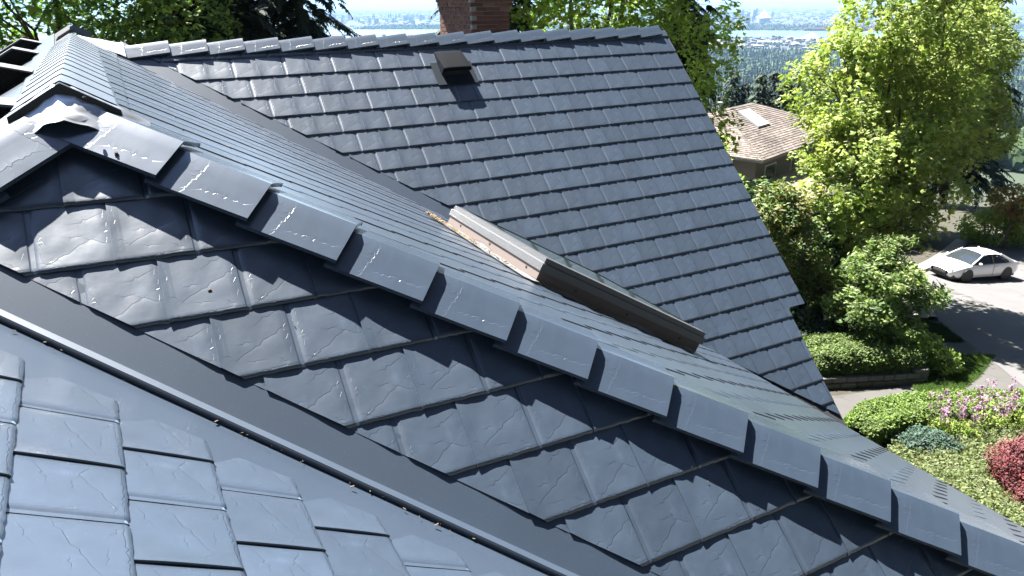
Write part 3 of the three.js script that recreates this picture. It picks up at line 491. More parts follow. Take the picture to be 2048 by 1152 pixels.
// kerb of the turning street
{
  const line = [[24.3, -14.3], [25.2, -15.2], [26.7, -16.8], [27.5, -17.9], [28.3, -18.4], [29.3, -18.75], [30.6, -19.0], [34, -20.1], [40, -22.6]], c = new THREE.CatmullRomCurve3(line.map(([x, z]) => V3(x, 0, z))), n = 60;
  const prof = [[-0.55, 0.0], [-0.5, 0.03], [-0.18, 0.05], [-0.13, 0.13], [0.12, 0.14], [0.15, 0.02]];
  const g = gridGeo(prof.length - 1, n, (u, v) => { const p = c.getPoint(v), t = c.getTangent(v), s = V3(t.z, 0, -t.x), [o, h] = prof[Math.round(u * (prof.length - 1))]; const x = p.x - s.x * o, z = p.z - s.z * o; return V3(x, hg(x, z) + h + 0.012, z); });
  top('kerb', g, matConc, 'pale concrete kerb rounding the corner of the street', 'kerb', null, 'structure');
}
{
  const w = []; for (let i = 0; i <= 60; i++) { const t = lerp(-9000, 9000, i / 60), q = 4420 + 160 * n3(t * 0.0011, 1, 1) + 60 * n3(t * 0.004, 3, 2); w.push([q, t]); }
  const w2 = []; for (let i = 60; i >= 0; i--) { const t = lerp(-9000, 9000, i / 60), q = 5250 + 240 * n3(t * 0.0009, 5, 1) + 70 * n3(t * 0.004, 2, 7); w2.push([q, t]); }
  const sh = [...w, ...w2].map(([q, t]) => new THREE.Vector2(0.70 * q + 0.714 * t, -(-0.714 * q + 0.70 * t)));
  const wt = dataTex(256, 256, (u, v) => { const m = 0.5 + 0.35 * fbm(u * 20, v * 20, 3, 3); return [m]; });
  const mw = std(0.05, 0.115, 0.15, 0.22, { bumpMap: wt, bumpScale: 0.3 });
  const g = new THREE.ShapeGeometry(new THREE.Shape(sh)); g.rotateX(-Math.PI / 2); g.translate(0, -197.6 + YO, 0);
  top('water', g, mw, 'calm turquoise inlet beyond the port flats', 'water', null, 'structure');
  const sh2 = new THREE.Shape(); const pq = (q, t) => [0.70 * q + 0.714 * t, 0.714 * q - 0.70 * t];
  [[8300, 900], [8150, 2000], [8200, 6000], [10300, 6000], [9900, 2200], [9300, 1000]].forEach(([q, t], i) => { const [x, y] = pq(q, t); i ? sh2.lineTo(x, y) : sh2.moveTo(x, y); });
  const g2 = new THREE.ShapeGeometry(sh2); g2.rotateX(-Math.PI / 2); g2.translate(0, -197.6 + YO, 0);
  top('water', g2, mw, 'pale strip of second bay far behind the city', 'water', null, 'structure');
}

/* ------------------------------------------------------------------ foliage */
function leafMat(r, g, b, tr = 0.4) { return new THREE.MeshPhysicalMaterial({ color: new THREE.Color(r, g, b), roughness: 0.75, transmission: tr, thickness: 0, side: THREE.DoubleSide, specularIntensity: 0.5 }); }
function leafCluster(nLeaves, size, spread, seed, lobed) {   // a handful of separate bent leaves
  const R = rng(seed), pos = [];
  for (let i = 0; i < nLeaves; i++) {
    const c = V3((R() - 0.5), (R() - 0.5) * 0.7, (R() - 0.5)).multiplyScalar(spread), e = new THREE.Euler((R() - 0.5) * 1.7, R() * 6.3, (R() - 0.5) * 1.7), s = size * (0.7 + R() * 0.6);
    const tip = (x, y, z) => V3(x * s, y * s, z * s).applyEuler(e).add(c);
    const T = lobed ? [[0, 0, 0], [0.28, 0.03, 0.12], [0.5, -0.06, 0.42], [0.22, 0.05, 0.5], [0, -0.12, 1.0], [-0.22, 0.05, 0.5], [-0.5, -0.06, 0.42], [-0.28, 0.03, 0.12]] : [[0, 0, 0], [0.3, 0.05, 0.45], [0, -0.1, 1], [-0.3, 0.05, 0.45]];
    const mid = [0, 0.06, 0.4];
    for (let k = 0; k < T.length; k++) for (const q of [mid, T[k], T[(k + 1) % T.length]]) { const p = tip(...q); pos.push(p.x, p.y, p.z); }
  }
  const g = new THREE.BufferGeometry(); g.setAttribute('position', new THREE.Float32BufferAttribute(pos, 3)); g.computeVertexNormals(); return g;
}
const CL_MAPLE = [1, 2, 3].map((s) => leafCluster(5, 0.19, 0.42, s * 17, true)), CL_SMALL = [4, 5].map((s) => leafCluster(7, 0.09, 0.2, s * 13, false)), CL_FINE = [6, 7].map((s) => leafCluster(9, 0.05, 0.11, s * 19, false));
// leaves spread through lobes [x,y,z,rx,ry,rz]; the outer shells are fuller, gaps come from noise
function leaves(name, parent, lobes, count, cluster, mat, colors, seed, o = {}) {
  const R = rng(seed), vol = lobes.map((l) => l[3] * l[4] * l[5]), tot = vol.reduce((a, b) => a + b, 0), mt = new THREE.Matrix4(), q = new THREE.Quaternion(), eu = new THREE.Euler(), list = [];
  const gapF = o.gapF ?? 0.9, gap = o.gap ?? -0.12, inner = o.inner ?? 0.55;
  lobes.forEach((l, li) => {
    const n = Math.round(count * vol[li] / tot);
    for (let i = 0; i < n; i++) for (let tr = 0; tr < 8; tr++) {
      const d = V3(R() - 0.5, R() - 0.5, R() - 0.5); if (d.length() > 0.5 || d.length() < 0.02) { continue; } d.normalize();
      const rr = lerp(inner, 1, Math.sqrt(R())) * (1 + 0.22 * n3(d.x * 2.2 + li, d.y * 2.2, d.z * 2.2 + seed)), p = V3(l[0] + d.x * l[3] * rr, l[1] + d.y * l[4] * rr, l[2] + d.z * l[5] * rr);
      if (n3(p.x * gapF + seed, p.y * gapF * 1.2, p.z * gapF) < gap) continue;
      if (o.keep && !o.keep(p)) continue;
      list.push([p, d]); break;
    }
  });
  const k = cluster.length, per = [...Array(k)].map(() => []); list.forEach((x, i) => per[i % k].push(x));
  const base = new THREE.Color(), out = [];
  per.forEach((L, ci) => {
    const im = new THREE.InstancedMesh(cluster[ci], mat, L.length);
    L.forEach(([p, d], i) => {
      eu.set((R() - 0.5) * 1.0 + d.z * 0.5, R() * 6.3, (R() - 0.5) * 1.0 - d.x * 0.5); const s = (o.scale ?? 1) * (0.7 + R() * 0.7);
      mt.compose(p, q.setFromEuler(eu), V3(s, s, s)); im.setMatrixAt(i, mt);
      const c = colors[Math.floor(R() * colors.length)], j = 0.75 + R() * 0.5, tone = 1 + 0.25 * n3(p.x * 0.5, p.y * 0.5, p.z * 0.5 + seed); im.setColorAt(i, base.setRGB(c[0] * j * tone * 0.82, c[1] * j * tone * 0.84, c[2] * j * tone * 0.68));
    });
    im.name = name; parent.add(shadowed(im)); out.push(im);
  });
  return out;
}
const barkTex = dataTex(128, 256, (u, v) => { const m = 0.75 + 0.45 * n3(u * 16, v * 5, 2) + 0.2 * n3(u * 40, v * 20, 5); return [m, m * 0.97, m * 0.93]; });
const matBark = std(0.11, 0.09, 0.07, 0.95, { map: barkTex, bumpMap: barkTex, bumpScale: 0.02 });
const matWhite = (tr) => leafMat(1, 1, 1, tr);
const LM = matWhite(0.6);
function limb(list, p0, p1, r0, r1, R, wob = 0.12, seg = 4) { let a = p0, ra = r0; const L = p0.distanceTo(p1); for (let i = 1; i <= seg; i++) { const t = i / seg, b = p0.clone().lerp(p1, t); if (i < seg) b.add(V3(R() - 0.5, R() - 0.5, R() - 0.5).multiplyScalar(L * wob)); const rb = lerp(r0, r1, t); list.push(tubeGeo(a, b, ra, rb, r0 > 0.08 ? 8 : 5)); a = b; ra = rb; } }
function broadTree(name, label, pos, trunkH, trunkR, lobes, count, cluster, colors, seed, o = {}) {
  const t = thing(name, label, 'tree', pos, 0, o.group), R = rng(seed), tr = [], br = [];
  const topP = V3(0.15, trunkH, 0.1); limb(tr, V3(0, -0.3, 0), topP, trunkR * 1.25, trunkR * 0.72, R, 0.04, 5);
  for (const l of lobes) {
    const c = V3(l[0], l[1] - l[4] * 0.15, l[2]); limb(br, topP.clone().multiplyScalar(0.75 + 0.25 * R()), c, trunkR * 0.42, trunkR * 0.12, R, 0.08, 5);
    for (let i = 0; i < (o.twigs ?? 7); i++) { const d = V3(R() - 0.5, (R() - 0.3) * 0.9, R() - 0.5).normalize(); limb(br, c.clone().lerp(topP, R() * 0.35), V3(c.x + d.x * l[3] * 0.9, c.y + d.y * l[4] * 0.9, c.z + d.z * l[5] * 0.9), trunkR * 0.13, 0.012, R, 0.1, 4); }
  }
  part('trunk', mergeGeometries(tr), matBark, t); part('limbs', mergeGeometries(br), matBark, t);
  leaves('crown', t, lobes, count, cluster, o.mat ?? LM, colors, seed + 1, o); return t;
}
function bush(name, label, pos, lobes, count, cluster, colors, seed, o = {}) {
  const t = thing(name, label, o.category ?? 'bush', pos, 0, o.group), R = rng(seed), br = [];
  for (const l of lobes) for (let i = 0; i < 5; i++) { const d = V3(R() - 0.5, R() * 0.8, R() - 0.5).normalize(); limb(br, V3(l[0] * 0.3, 0, l[2] * 0.3), V3(l[0] + d.x * l[3] * 0.8, l[1] + d.y * l[4] * 0.8, l[2] + d.z * l[5] * 0.8), 0.03, 0.008, R, 0.08, 4); }
  part('stem', mergeGeometries(br), matBark, t); leaves('foliage', t, lobes, count, cluster, o.mat ?? LM, colors, seed + 1, { inner: 0.3, ...o }); return t;
}
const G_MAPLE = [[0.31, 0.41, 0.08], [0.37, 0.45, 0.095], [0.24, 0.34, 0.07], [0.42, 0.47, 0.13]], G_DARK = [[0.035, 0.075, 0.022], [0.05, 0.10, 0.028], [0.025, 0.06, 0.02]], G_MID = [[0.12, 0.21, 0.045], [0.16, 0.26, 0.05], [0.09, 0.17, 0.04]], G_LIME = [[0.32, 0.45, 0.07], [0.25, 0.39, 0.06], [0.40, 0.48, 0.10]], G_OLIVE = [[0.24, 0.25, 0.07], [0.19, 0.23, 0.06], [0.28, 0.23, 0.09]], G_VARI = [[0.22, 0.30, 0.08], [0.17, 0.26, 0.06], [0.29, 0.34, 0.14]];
const at = (x, z, dy = 0) => V3(x, hg(x, z) + dy, z);
// the big maple by the street
broadTree('maple_tree', 'big spreading yellow-green maple between the roof and the parked car', at(24.5, -16.5), 3.4, 0.2, [[-0.9, 6.6, -0.2, 2.8, 2.4, 2.6], [-3.2, 5.3, 0.5, 2.2, 1.8, 2.0], [1.0, 5.6, -1.0, 1.9, 1.6, 1.8], [-0.8, 9.4, -0.2, 2.4, 2.1, 2.3], [1.2, 8.1, -0.4, 1.9, 1.8, 1.9], [-3.0, 7.8, -0.8, 1.8, 1.7, 1.7], [0.3, 4.3, 0.6, 1.6, 1.0, 1.5], [-2.6, 3.5, 1.0, 1.6, 1.0, 1.5], [0.2, 11.3, 0.2, 1.9, 1.5, 1.8], [-1.2, 3.6, 1.0, 1.5, 0.9, 1.3], [-4.3, 6.2, 1.0, 1.4, 1.4, 1.3], [-2.4, 10.2, 0.3, 1.5, 1.4, 1.4]], 8000, CL_MAPLE, G_MAPLE, 101, { gap: -0.07, gapF: 0.85, twigs: 10, scale: 0.84 });
broadTree('maple_tree', 'tall yellow-green maple across the street, filling the right edge behind the parked car', at(39.6, -25.6), 3.6, 0.22, [[0, 7.2, 0, 3.4, 3.0, 3.0], [-2.6, 6.4, 0.8, 2.4, 2.2, 2.2], [1.8, 9.8, 0, 2.8, 2.6, 2.6], [-1.2, 10.6, 0.3, 2.4, 2.2, 2.2], [2.6, 5.6, 0.8, 2.4, 2.0, 2.2], [-3.8, 9.0, 0.2, 2.0, 1.9, 1.9], [-1.5, 4.4, 1.0, 2.2, 1.3, 1.8]], 9500, CL_MAPLE, G_MAPLE, 111, { gap: -0.17, gapF: 0.7, scale: 0.95 });
// yellow-green tree just beyond the wing's gable
broadTree('maple_tree', 'bright green maple rising directly behind the wing ridge and gable', at(18.5, -26.3), 4.5, 0.24, [[0, 8.6, 0, 2.9, 3.0, 2.7], [-2.2, 9.0, 0.3, 1.9, 2.2, 2.0], [1.3, 6.4, 1.4, 2.0, 2.3, 1.8], [0.8, 11.2, -0.4, 2.1, 1.9, 2.1], [1.9, 3.7, 1.5, 1.7, 1.7, 1.5]], 5600, CL_MAPLE, [...G_LIME, [0.44, 0.54, 0.10], [0.36, 0.5, 0.08]], 202, { gap: -0.22, gapF: 0.8, scale: 0.75 }).scale.setScalar(1.36);
// dark leafy tree at the upper left
broadTree('maple_tree', 'large dark green leafy tree behind the main ridge at the top left', at(-1.3, -27), 5, 0.3, [[0, 8.2, 0, 4.2, 3.2, 3.2], [-3.6, 7.6, 0.4, 3.2, 3.0, 2.8], [3.0, 7.7, 0.5, 2.6, 2.6, 2.4], [1.0, 11.2, 0, 3.6, 2.6, 3.0], [-5.8, 9.2, 0, 2.6, 3.0, 2.4], [2.7, 5.7, 1.5, 2.2, 1.7, 2.0], [-1.5, 5.5, 1.6, 3.2, 1.7, 2.2]], 11000, CL_MAPLE, [[0.13, 0.25, 0.04], [0.18, 0.31, 0.05], [0.09, 0.19, 0.035], [0.28, 0.40, 0.065]], 303, { gap: -0.2, gapF: 0.7, scale: 0.85 });
/* conifers: whorls of drooping boughs carrying flat sprays */
function sprayGeo(seed, L = 0.7, W = 0.3) { const R = rng(seed), pos = []; for (let i = 0; i < 9; i++) { const t = i / 8, w = W * (1 - t * 0.75) * (0.8 + R() * 0.4), y = -0.22 * t * t * L; for (const s of [-1, 1]) { const a = V3(0, y, t * L * 0.85), b = V3(s * w, y - 0.05 - 0.1 * R(), t * L * 0.85 + 0.16 * L), c = V3(s * w * 0.45, y - 0.02, t * L * 0.85 + 0.02 * L), d = V3(0, y - 0.03, t * L * 0.85 + 0.12 * L); for (const p of [a, c, b, a, b, d]) pos.push(p.x, p.y, p.z); } } const g = new THREE.BufferGeometry(); g.setAttribute('position', new THREE.Float32BufferAttribute(pos, 3)); g.computeVertexNormals(); return g; }
const SPRAY = [sprayGeo(1), sprayGeo(2, 0.8, 0.26)], MC = leafMat(1, 1, 1, 0.15);
function conifer(label, pos, H, Rb, rows, per, colors, seed, o = {}) {
  const t = thing('conifer_tree', label, 'conifer', pos, 0, o.group), R = rng(seed), br = [], list = [];
  const tr = []; limb(tr, V3(0, -0.5, 0), V3(0, H, 0), H * 0.017 + 0.05, 0.02, R, 0.004, 5);
  const y0 = o.y0 ?? 0.12;
  for (let i = 0; i < rows; i++) {
    const f = lerp(y0, 0.99, i / (rows - 1)), y = f * H, rad = Rb * Math.pow(1 - f, o.pow ?? 0.8) * (0.75 + R() * 0.5) + 0.15, n = Math.max(3, Math.round(per * (1 - f * 0.6)));
    for (let k = 0; k < n; k++) {
      const a = R() * 6.283, L = rad * (0.7 + R() * 0.45), droop = (o.droop ?? 0.25) * L, d = V3(Math.cos(a), 0, Math.sin(a)), e = V3(d.x * L, y - droop, d.z * L);
      if (o.boughs !== false) br.push(tubeGeo(V3(0, y, 0), e, 0.03, 0.008, 3));
      const m = Math.max(2, Math.round(L / (o.every ?? 0.32)));
      for (let s = 1; s <= m; s++) { const u = s / m, p = V3(d.x * L * u, y - droop * u * u + (R() - 0.5) * 0.15, d.z * L * u); list.push([p, a, u]); if (u > 0.3) list.push([p.clone().add(V3((R() - 0.5) * 0.5, -0.08, (R() - 0.5) * 0.5)), a + (R() - 0.5) * 2.2, u]); }
    }
  }
  part('trunk', mergeGeometries(tr), matBark, t); if (br.length) part('boughs', mergeGeometries(br), matBark, t);
  const mt = new THREE.Matrix4(), q = new THREE.Quaternion(), eu = new THREE.Euler(0, 0, 0, 'YXZ'), c = new THREE.Color(), im = new THREE.InstancedMesh(SPRAY[seed % 2], MC, list.length);
  list.forEach(([p, a, u], i) => { eu.set(0.15 + R() * 0.5, Math.PI / 2 - a + (R() - 0.5) * 0.9, (R() - 0.5) * 0.5); const s = (o.scale ?? 1) * (0.7 + R() * 0.6); mt.compose(p, q.setFromEuler(eu), V3(s, s, s)); im.setMatrixAt(i, mt); const k = colors[Math.floor(R() * colors.length)], j = 0.5 + R() * 0.25; im.setColorAt(i, c.setRGB(k[0] * j, k[1] * j, k[2] * j)); });
  im.name = 'crown'; t.add(shadowed(im)); return t;
}
const C_DARK = [[0.022, 0.045, 0.03], [0.032, 0.058, 0.034], [0.018, 0.036, 0.026]], C_MID = [[0.04, 0.075, 0.04], [0.05, 0.09, 0.045], [0.03, 0.06, 0.035]];
conifer('tall dark conifer with drooping boughs left of the chimney, trunk visible against the haze', at(7.6, -31.8), 17.5, 2.2, 46, 7, C_DARK, 11, { droop: 0.42, every: 0.42, pow: 0.55 });
conifer('dense dark conifer just right of the leafy tree at the top left', at(3.9, -29.5), 18, 3.1, 52, 10, C_DARK, 12, { droop: 0.3, every: 0.36, pow: 0.5 });
conifer('shadowy conifer between the dense one and the lone one at top left', at(6.3, -35), 19.5, 2.6, 44, 8, C_DARK, 13, { droop: 0.3, every: 0.4, pow: 0.55 });
conifer('narrow blue-green conifer beside the bright maple right of the chimney', at(14.0, -28), 17.0, 2.1, 46, 8, C_MID, 14, { droop: 0.2, every: 0.36, pow: 0.55 });
conifer('dark column of conifer at the right edge of the bright maple behind the gable', at(23.4, -27.6), 17.2, 1.3, 46, 8, C_MID, 16, { droop: 0.1, every: 0.3, pow: 0.35 });
// lines of conifers past the neighbouring house
{
  const spec = [[69.2, -71.2, 13.6, 2.3, 'tallest dark conifer standing beyond the neighbouring roof, left of its flue'], [70.1, -70.1, 12.1, 1.7, 'slim conifer just right of the tallest one beyond the neighbouring roof'], [65.8, -63.4, 11.9, 2.1, 'broad blue-green conifer directly above the neighbouring flue pipe'], [68.7, -64.3, 12.6, 2.5, 'broad conifer paired to the right of the one above the flue'], [68.0, -62.0, 11.4, 1.5, 'narrow conifer above the neighbouring skylight'], [69.2, -61.5, 11.9, 1.6, 'last narrow conifer before the big maple hides the row'], [68.2, -57.8, 12.6, 2.6, 'dark conifer partly hidden by the upper left of the big maple'], [61.4, -64.8, 9.2, 2.2, 'low conifer between the gable tree and the tallest conifer']];
  spec.forEach(([x, z, H, R, l], i) => conifer(l, at(x, z), H, R, 40, 9, i % 2 ? C_DARK : C_MID, 40 + i, { droop: 0.18, every: 0.4, pow: 0.7, scale: 0.85, boughs: false, y0: 0.05, group: 'conifers beyond the neighbouring house' }));
}
bush('shrub', 'yellow-green and rust shrub in front of the dark conifers beside the flue', at(49.1, -45.9), [[0, 2.6, 0, 1.4, 2.6, 1.4], [0.6, 2.0, 0.4, 1.2, 1.8, 1.2]], 700, CL_MAPLE, [...G_LIME, [0.28, 0.13, 0.05]], 61, { scale: 1.2 });
bush('shrub', 'tall green shrub at the left end of the neighbouring roof', at(45.6, -47.8), [[0, 2.4, 0, 1.5, 3.0, 1.5], [-1.3, 2.0, 0.4, 1.3, 2.4, 1.3]], 800, CL_MAPLE, [...G_MID, ...G_LIME], 62, { scale: 1.2 });
bush('shrub', 'yellow-leaved shrub below the bright maple beside the gable edge', at(16.3, -18.1), [[0, 5.2, 0, 0.9, 1.0, 0.9], [0.2, 3.9, 0.3, 1.2, 1.3, 1.1], [-0.3, 2.2, 0.3, 1.2, 1.9, 1.1]], 2200, CL_MAPLE, [...G_LIME, [0.33, 0.33, 0.05]], 63, { scale: 0.75 });
// garden beside the wing
bush('small_tree', 'bronze-tipped olive shrub along the edge of the gable roof', at(17.1, -14.6), [[0, 2.6, 0, 1.0, 1.5, 1.0], [0.5, 1.3, 0.3, 1.2, 1.3, 1.1], [-0.3, 3.9, -0.4, 0.85, 1.0, 0.85]], 2600, CL_SMALL, [...G_OLIVE, ...G_MID], 71, { scale: 1.3 });
bush('small_tree', 'pale variegated small tree standing behind the clipped hedge', at(18.6, -12.9), [[0.3, 2.6, 0, 1.2, 0.6, 1.1], [-0.9, 1.9, 0.4, 1.0, 0.5, 0.9], [1.5, 1.8, 0.3, 1.0, 0.45, 0.9], [0.2, 1.2, 0.6, 1.2, 0.45, 0.9], [0.9, 3.2, -0.2, 0.7, 0.4, 0.7]], 1700, CL_SMALL, [...G_VARI, ...G_MID], 72, { scale: 1.3, gap: 0.0, gapF: 1.7, category: 'tree' });
bush('shrub', 'dark green shrub under the big maple beside the gable corner', at(20.4, -17.0), [[0, 1.6, 0, 2.0, 1.8, 1.7], [-1.5, 2.3, -1, 1.7, 2.1, 1.6], [1.6, 1.2, 0.8, 1.7, 1.3, 1.4]], 4000, CL_MAPLE, [...G_MID, ...G_DARK], 73, { scale: 0.8 });
bush('shrub', 'bright green shrub between the long hedge and the big maple', at(22.6, -21.5), [[0, 1.8, 0, 1.9, 2.0, 1.7], [1.9, 1.6, -0.5, 1.6, 1.7, 1.5]], 3000, CL_MAPLE, [...G_LIME, ...G_MID], 74, { scale: 0.8 });
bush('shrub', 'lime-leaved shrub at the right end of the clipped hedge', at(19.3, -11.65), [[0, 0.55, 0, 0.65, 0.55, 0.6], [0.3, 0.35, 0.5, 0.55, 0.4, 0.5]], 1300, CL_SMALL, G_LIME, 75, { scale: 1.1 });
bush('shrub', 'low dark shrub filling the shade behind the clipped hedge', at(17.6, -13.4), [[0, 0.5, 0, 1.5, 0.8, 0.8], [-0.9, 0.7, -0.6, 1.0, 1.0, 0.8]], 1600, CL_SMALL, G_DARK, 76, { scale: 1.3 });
broadTree('small_maple', 'orange-tinged small maple at the right edge of the picture beyond the street', at(40.2, -20.9), 1.5, 0.08, [[0, 2.6, 0, 1.2, 0.8, 1.1], [0.7, 2.1, 0.4, 1.0, 0.7, 1.0]], 700, CL_MAPLE, [[0.34, 0.15, 0.07], [0.32, 0.27, 0.07], [0.24, 0.30, 0.07]], 77, { scale: 0.8 });
bush('shrub', 'light green shrub behind the parked car at the right edge', at(40.6, -22.0), [[0, 0.8, 0, 1.6, 1.1, 1.4], [1.6, 0.9, 0.4, 1.5, 1.2, 1.4]], 1400, CL_MAPLE, G_LIME, 78, { scale: 0.8 });
bush('shrub', 'dark mass of shrub across the street behind the parked car', at(36.4, -24.5), [[0, 1.6, 0, 2.4, 1.9, 1.6], [-3.2, 1.7, 0.7, 2.2, 1.9, 1.5]], 2600, CL_MAPLE, [...G_DARK, ...G_MID], 79, { scale: 1 });
conifer('dark conifer rising behind the top right of the big maple', at(54, -33), 19, 3.4, 34, 9, C_DARK, 81, { droop: 0.25, every: 0.5, scale: 1.2, pow: 0.5 });
/* clipped hedges: a twiggy dark core under thousands of small leaves */
function hedge(name, label, path, width, height, count, colors, seed, cluster, scale = 1, dome = 0.15) {
  const c = new THREE.CatmullRomCurve3(path.map(([x, z]) => at(x, z))), o = c.getPoint(0.5), t = thing(name, label, 'hedge', o), R = rng(seed);
  const prof = (k) => { const a = k * Math.PI, x = -Math.cos(a), y = Math.sin(a); return [Math.sign(x) * Math.pow(Math.abs(x), 0.45) * width / 2, Math.pow(y, 0.4) * height * (1 - dome * (1 - y))]; };
  const P = (k, v, s = 1) => { const p = c.getPoint(v), tg = c.getTangent(v), sd = V3(-tg.z, 0, tg.x).normalize(), [x, y] = prof(k), w = 1 + 0.08 * n3(v * 9 + seed, k * 4, seed), ends = Math.pow(Math.sin(clamp(v, 0.004, 0.996) * Math.PI), 0.12); return p.clone().addScaledVector(sd, x * s * w * ends).add(V3(0, y * s * w * ends, 0)).sub(o); };
  part('twigs', gridGeo(14, 40, (u, v) => P(u, v, 0.9)), std(0.03, 0.04, 0.016, 0.95), t);
  const mt = new THREE.Matrix4(), q = new THREE.Quaternion(), eu = new THREE.Euler(), col = new THREE.Color();
  cluster.forEach((g, ci) => { const im = new THREE.InstancedMesh(g, LM, Math.floor(count / cluster.length)); for (let i = 0; i < im.count; i++) { const p = P(R(), R(), 0.9 + R() * 0.14), s = scale * (0.7 + R() * 0.6); eu.set((R() - 0.5) * 1.6, R() * 6.3, (R() - 0.5) * 1.6); mt.compose(p, q.setFromEuler(eu), V3(s, s, s)); im.setMatrixAt(i, mt); const k = colors[Math.floor(R() * colors.length)], j = (0.75 + R() * 0.5) * (1 + 0.3 * n3(p.x * 2, p.y * 2, p.z * 2)); im.setColorAt(i, col.setRGB(k[0] * j * 0.95, k[1] * j * 0.92, k[2] * j * 0.7)); } im.name = 'foliage'; t.add(shadowed(im)); });
  return t;
}
hedge('hedge', 'straight clipped hedge growing on top of the stone retaining wall', [[15.2, -12.5], [17.0, -12.1], [19.0, -11.5]], 1.5, 0.95, 11000, [[0.12, 0.2, 0.035], [0.09, 0.16, 0.03], [0.15, 0.23, 0.045]], 91, CL_FINE, 1.2, 0.05);
hedge('hedge', 'low curved clipped hedge bordering the near side of the driveway', [[13.7, -9.2], [14.6, -9.35], [15.8, -9.25], [17.1, -8.95], [18.6, -8.55], [20.5, -7.9]], 0.95, 0.62, 12000, [[0.14, 0.24, 0.035], [0.11, 0.2, 0.03], [0.18, 0.28, 0.045]], 92, CL_FINE, 1.2, 0.02);
hedge('hedge', 'bright green hedge far down beside the neighbouring house', [[24, -22.5], [27, -25.5], [30, -28]], 2.0, 2.2, 6000, [[0.13, 0.25, 0.035], [0.17, 0.29, 0.045], [0.09, 0.18, 0.03]], 93, CL_SMALL, 1.6, 0.05);
// stone retaining wall under the straight hedge
{
  const A = at(15.0, -11.75), B = at(18.3, -10.95), w = thing('retaining_wall', 'low grey stone retaining wall below the straight hedge', 'wall', A), d = B.clone().sub(A), L = d.length(), dir = d.clone().normalize(), R = rng(12), nrm = V3(-dir.z, 0, dir.x).normalize();
  if (nrm.z < 0) nrm.negate();
  const q = new THREE.Quaternion().setFromRotationMatrix(new THREE.Matrix4().makeBasis(dir, dir.clone().cross(nrm).negate().normalize(), nrm));
  const stTex = dataTex(128, 128, (u, v) => { const m = 0.75 + 0.6 * fbm(u * 6, v * 6, 3, 4); return [m, m, m * 0.97]; }), sm = [0.11, 0.14, 0.09].map((k) => std(k, k * 0.97, k * 0.9, 0.95, { map: stTex, bumpMap: stTex, bumpScale: 0.01 })), sg = [0.42, 0.34, 0.5].map((l) => new RoundedBoxGeometry(l - 0.012, 0.15, 0.3, 1, 0.025));
  for (let row = 0; row < 2; row++) { let x = row ? -0.15 : 0; while (x < L) { const k = Math.floor(R() * 3), l = [0.42, 0.34, 0.5][k], p = dir.clone().multiplyScalar(x + l / 2).add(V3(0, 0.08 + row * 0.16, 0)).addScaledVector(nrm, (R() - 0.5) * 0.02 - row * 0.03); const m = part(numbered('stone'), sg[k], sm[Math.floor(R() * 3)], w, p); m.quaternion.copy(q); x += l; } }
  part('backing', (() => { const g = new THREE.BoxGeometry(L, 0.3, 1.3); g.translate(L / 2, 0.14, -0.72); g.applyQuaternion(q); return g; })(), std(0.06, 0.05, 0.04, 0.95), w);
  const Bl = part('end_block', new RoundedBoxGeometry(0.5, 0.42, 0.45, 1, 0.03), sm[0], w, d.clone().add(V3(0.15, 0.2, -0.1))); Bl.quaternion.copy(q);
}
/* lawns and beds */
const lawnTex = dataTex(256, 256, (u, v) => { const m = 0.75 + 0.5 * fbm(u * 10, v * 10, 2, 4); return [m, m, m * 0.8]; });
function lawn(label, pts, count, col, seed, h = 0.06) {
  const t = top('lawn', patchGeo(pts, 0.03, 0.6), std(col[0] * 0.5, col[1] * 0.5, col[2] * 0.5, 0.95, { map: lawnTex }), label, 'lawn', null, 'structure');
  const R = rng(seed), pos = []; for (let i = 0; i < 9; i++) { const a = R() * 6.3, r = R() * 0.06, x = Math.cos(a) * r, z = Math.sin(a) * r, b = R() * 6.3; pos.push(x - 0.006 * Math.cos(b), 0, z - 0.006 * Math.sin(b), x + 0.006 * Math.cos(b), 0, z + 0.006 * Math.sin(b), x + (R() - 0.5) * 0.05, h * (0.6 + R() * 0.7), z + (R() - 0.5) * 0.05); }
  const g = new THREE.BufferGeometry(); g.setAttribute('position', new THREE.Float32BufferAttribute(pos, 3)); g.computeVertexNormals();
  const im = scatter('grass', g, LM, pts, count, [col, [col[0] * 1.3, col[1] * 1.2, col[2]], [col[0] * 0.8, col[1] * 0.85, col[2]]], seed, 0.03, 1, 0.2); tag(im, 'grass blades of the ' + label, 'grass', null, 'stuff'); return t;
}
function inside(p, pts) { let c = false; for (let i = 0, j = pts.length - 1; i < pts.length; j = i++) { const [xi, zi] = pts[i], [xj, zj] = pts[j]; if ((zi > p[1]) !== (zj > p[1]) && p[0] < (xj - xi) * (p[1] - zi) / (zj - zi) + xi) c = !c; } return c; }
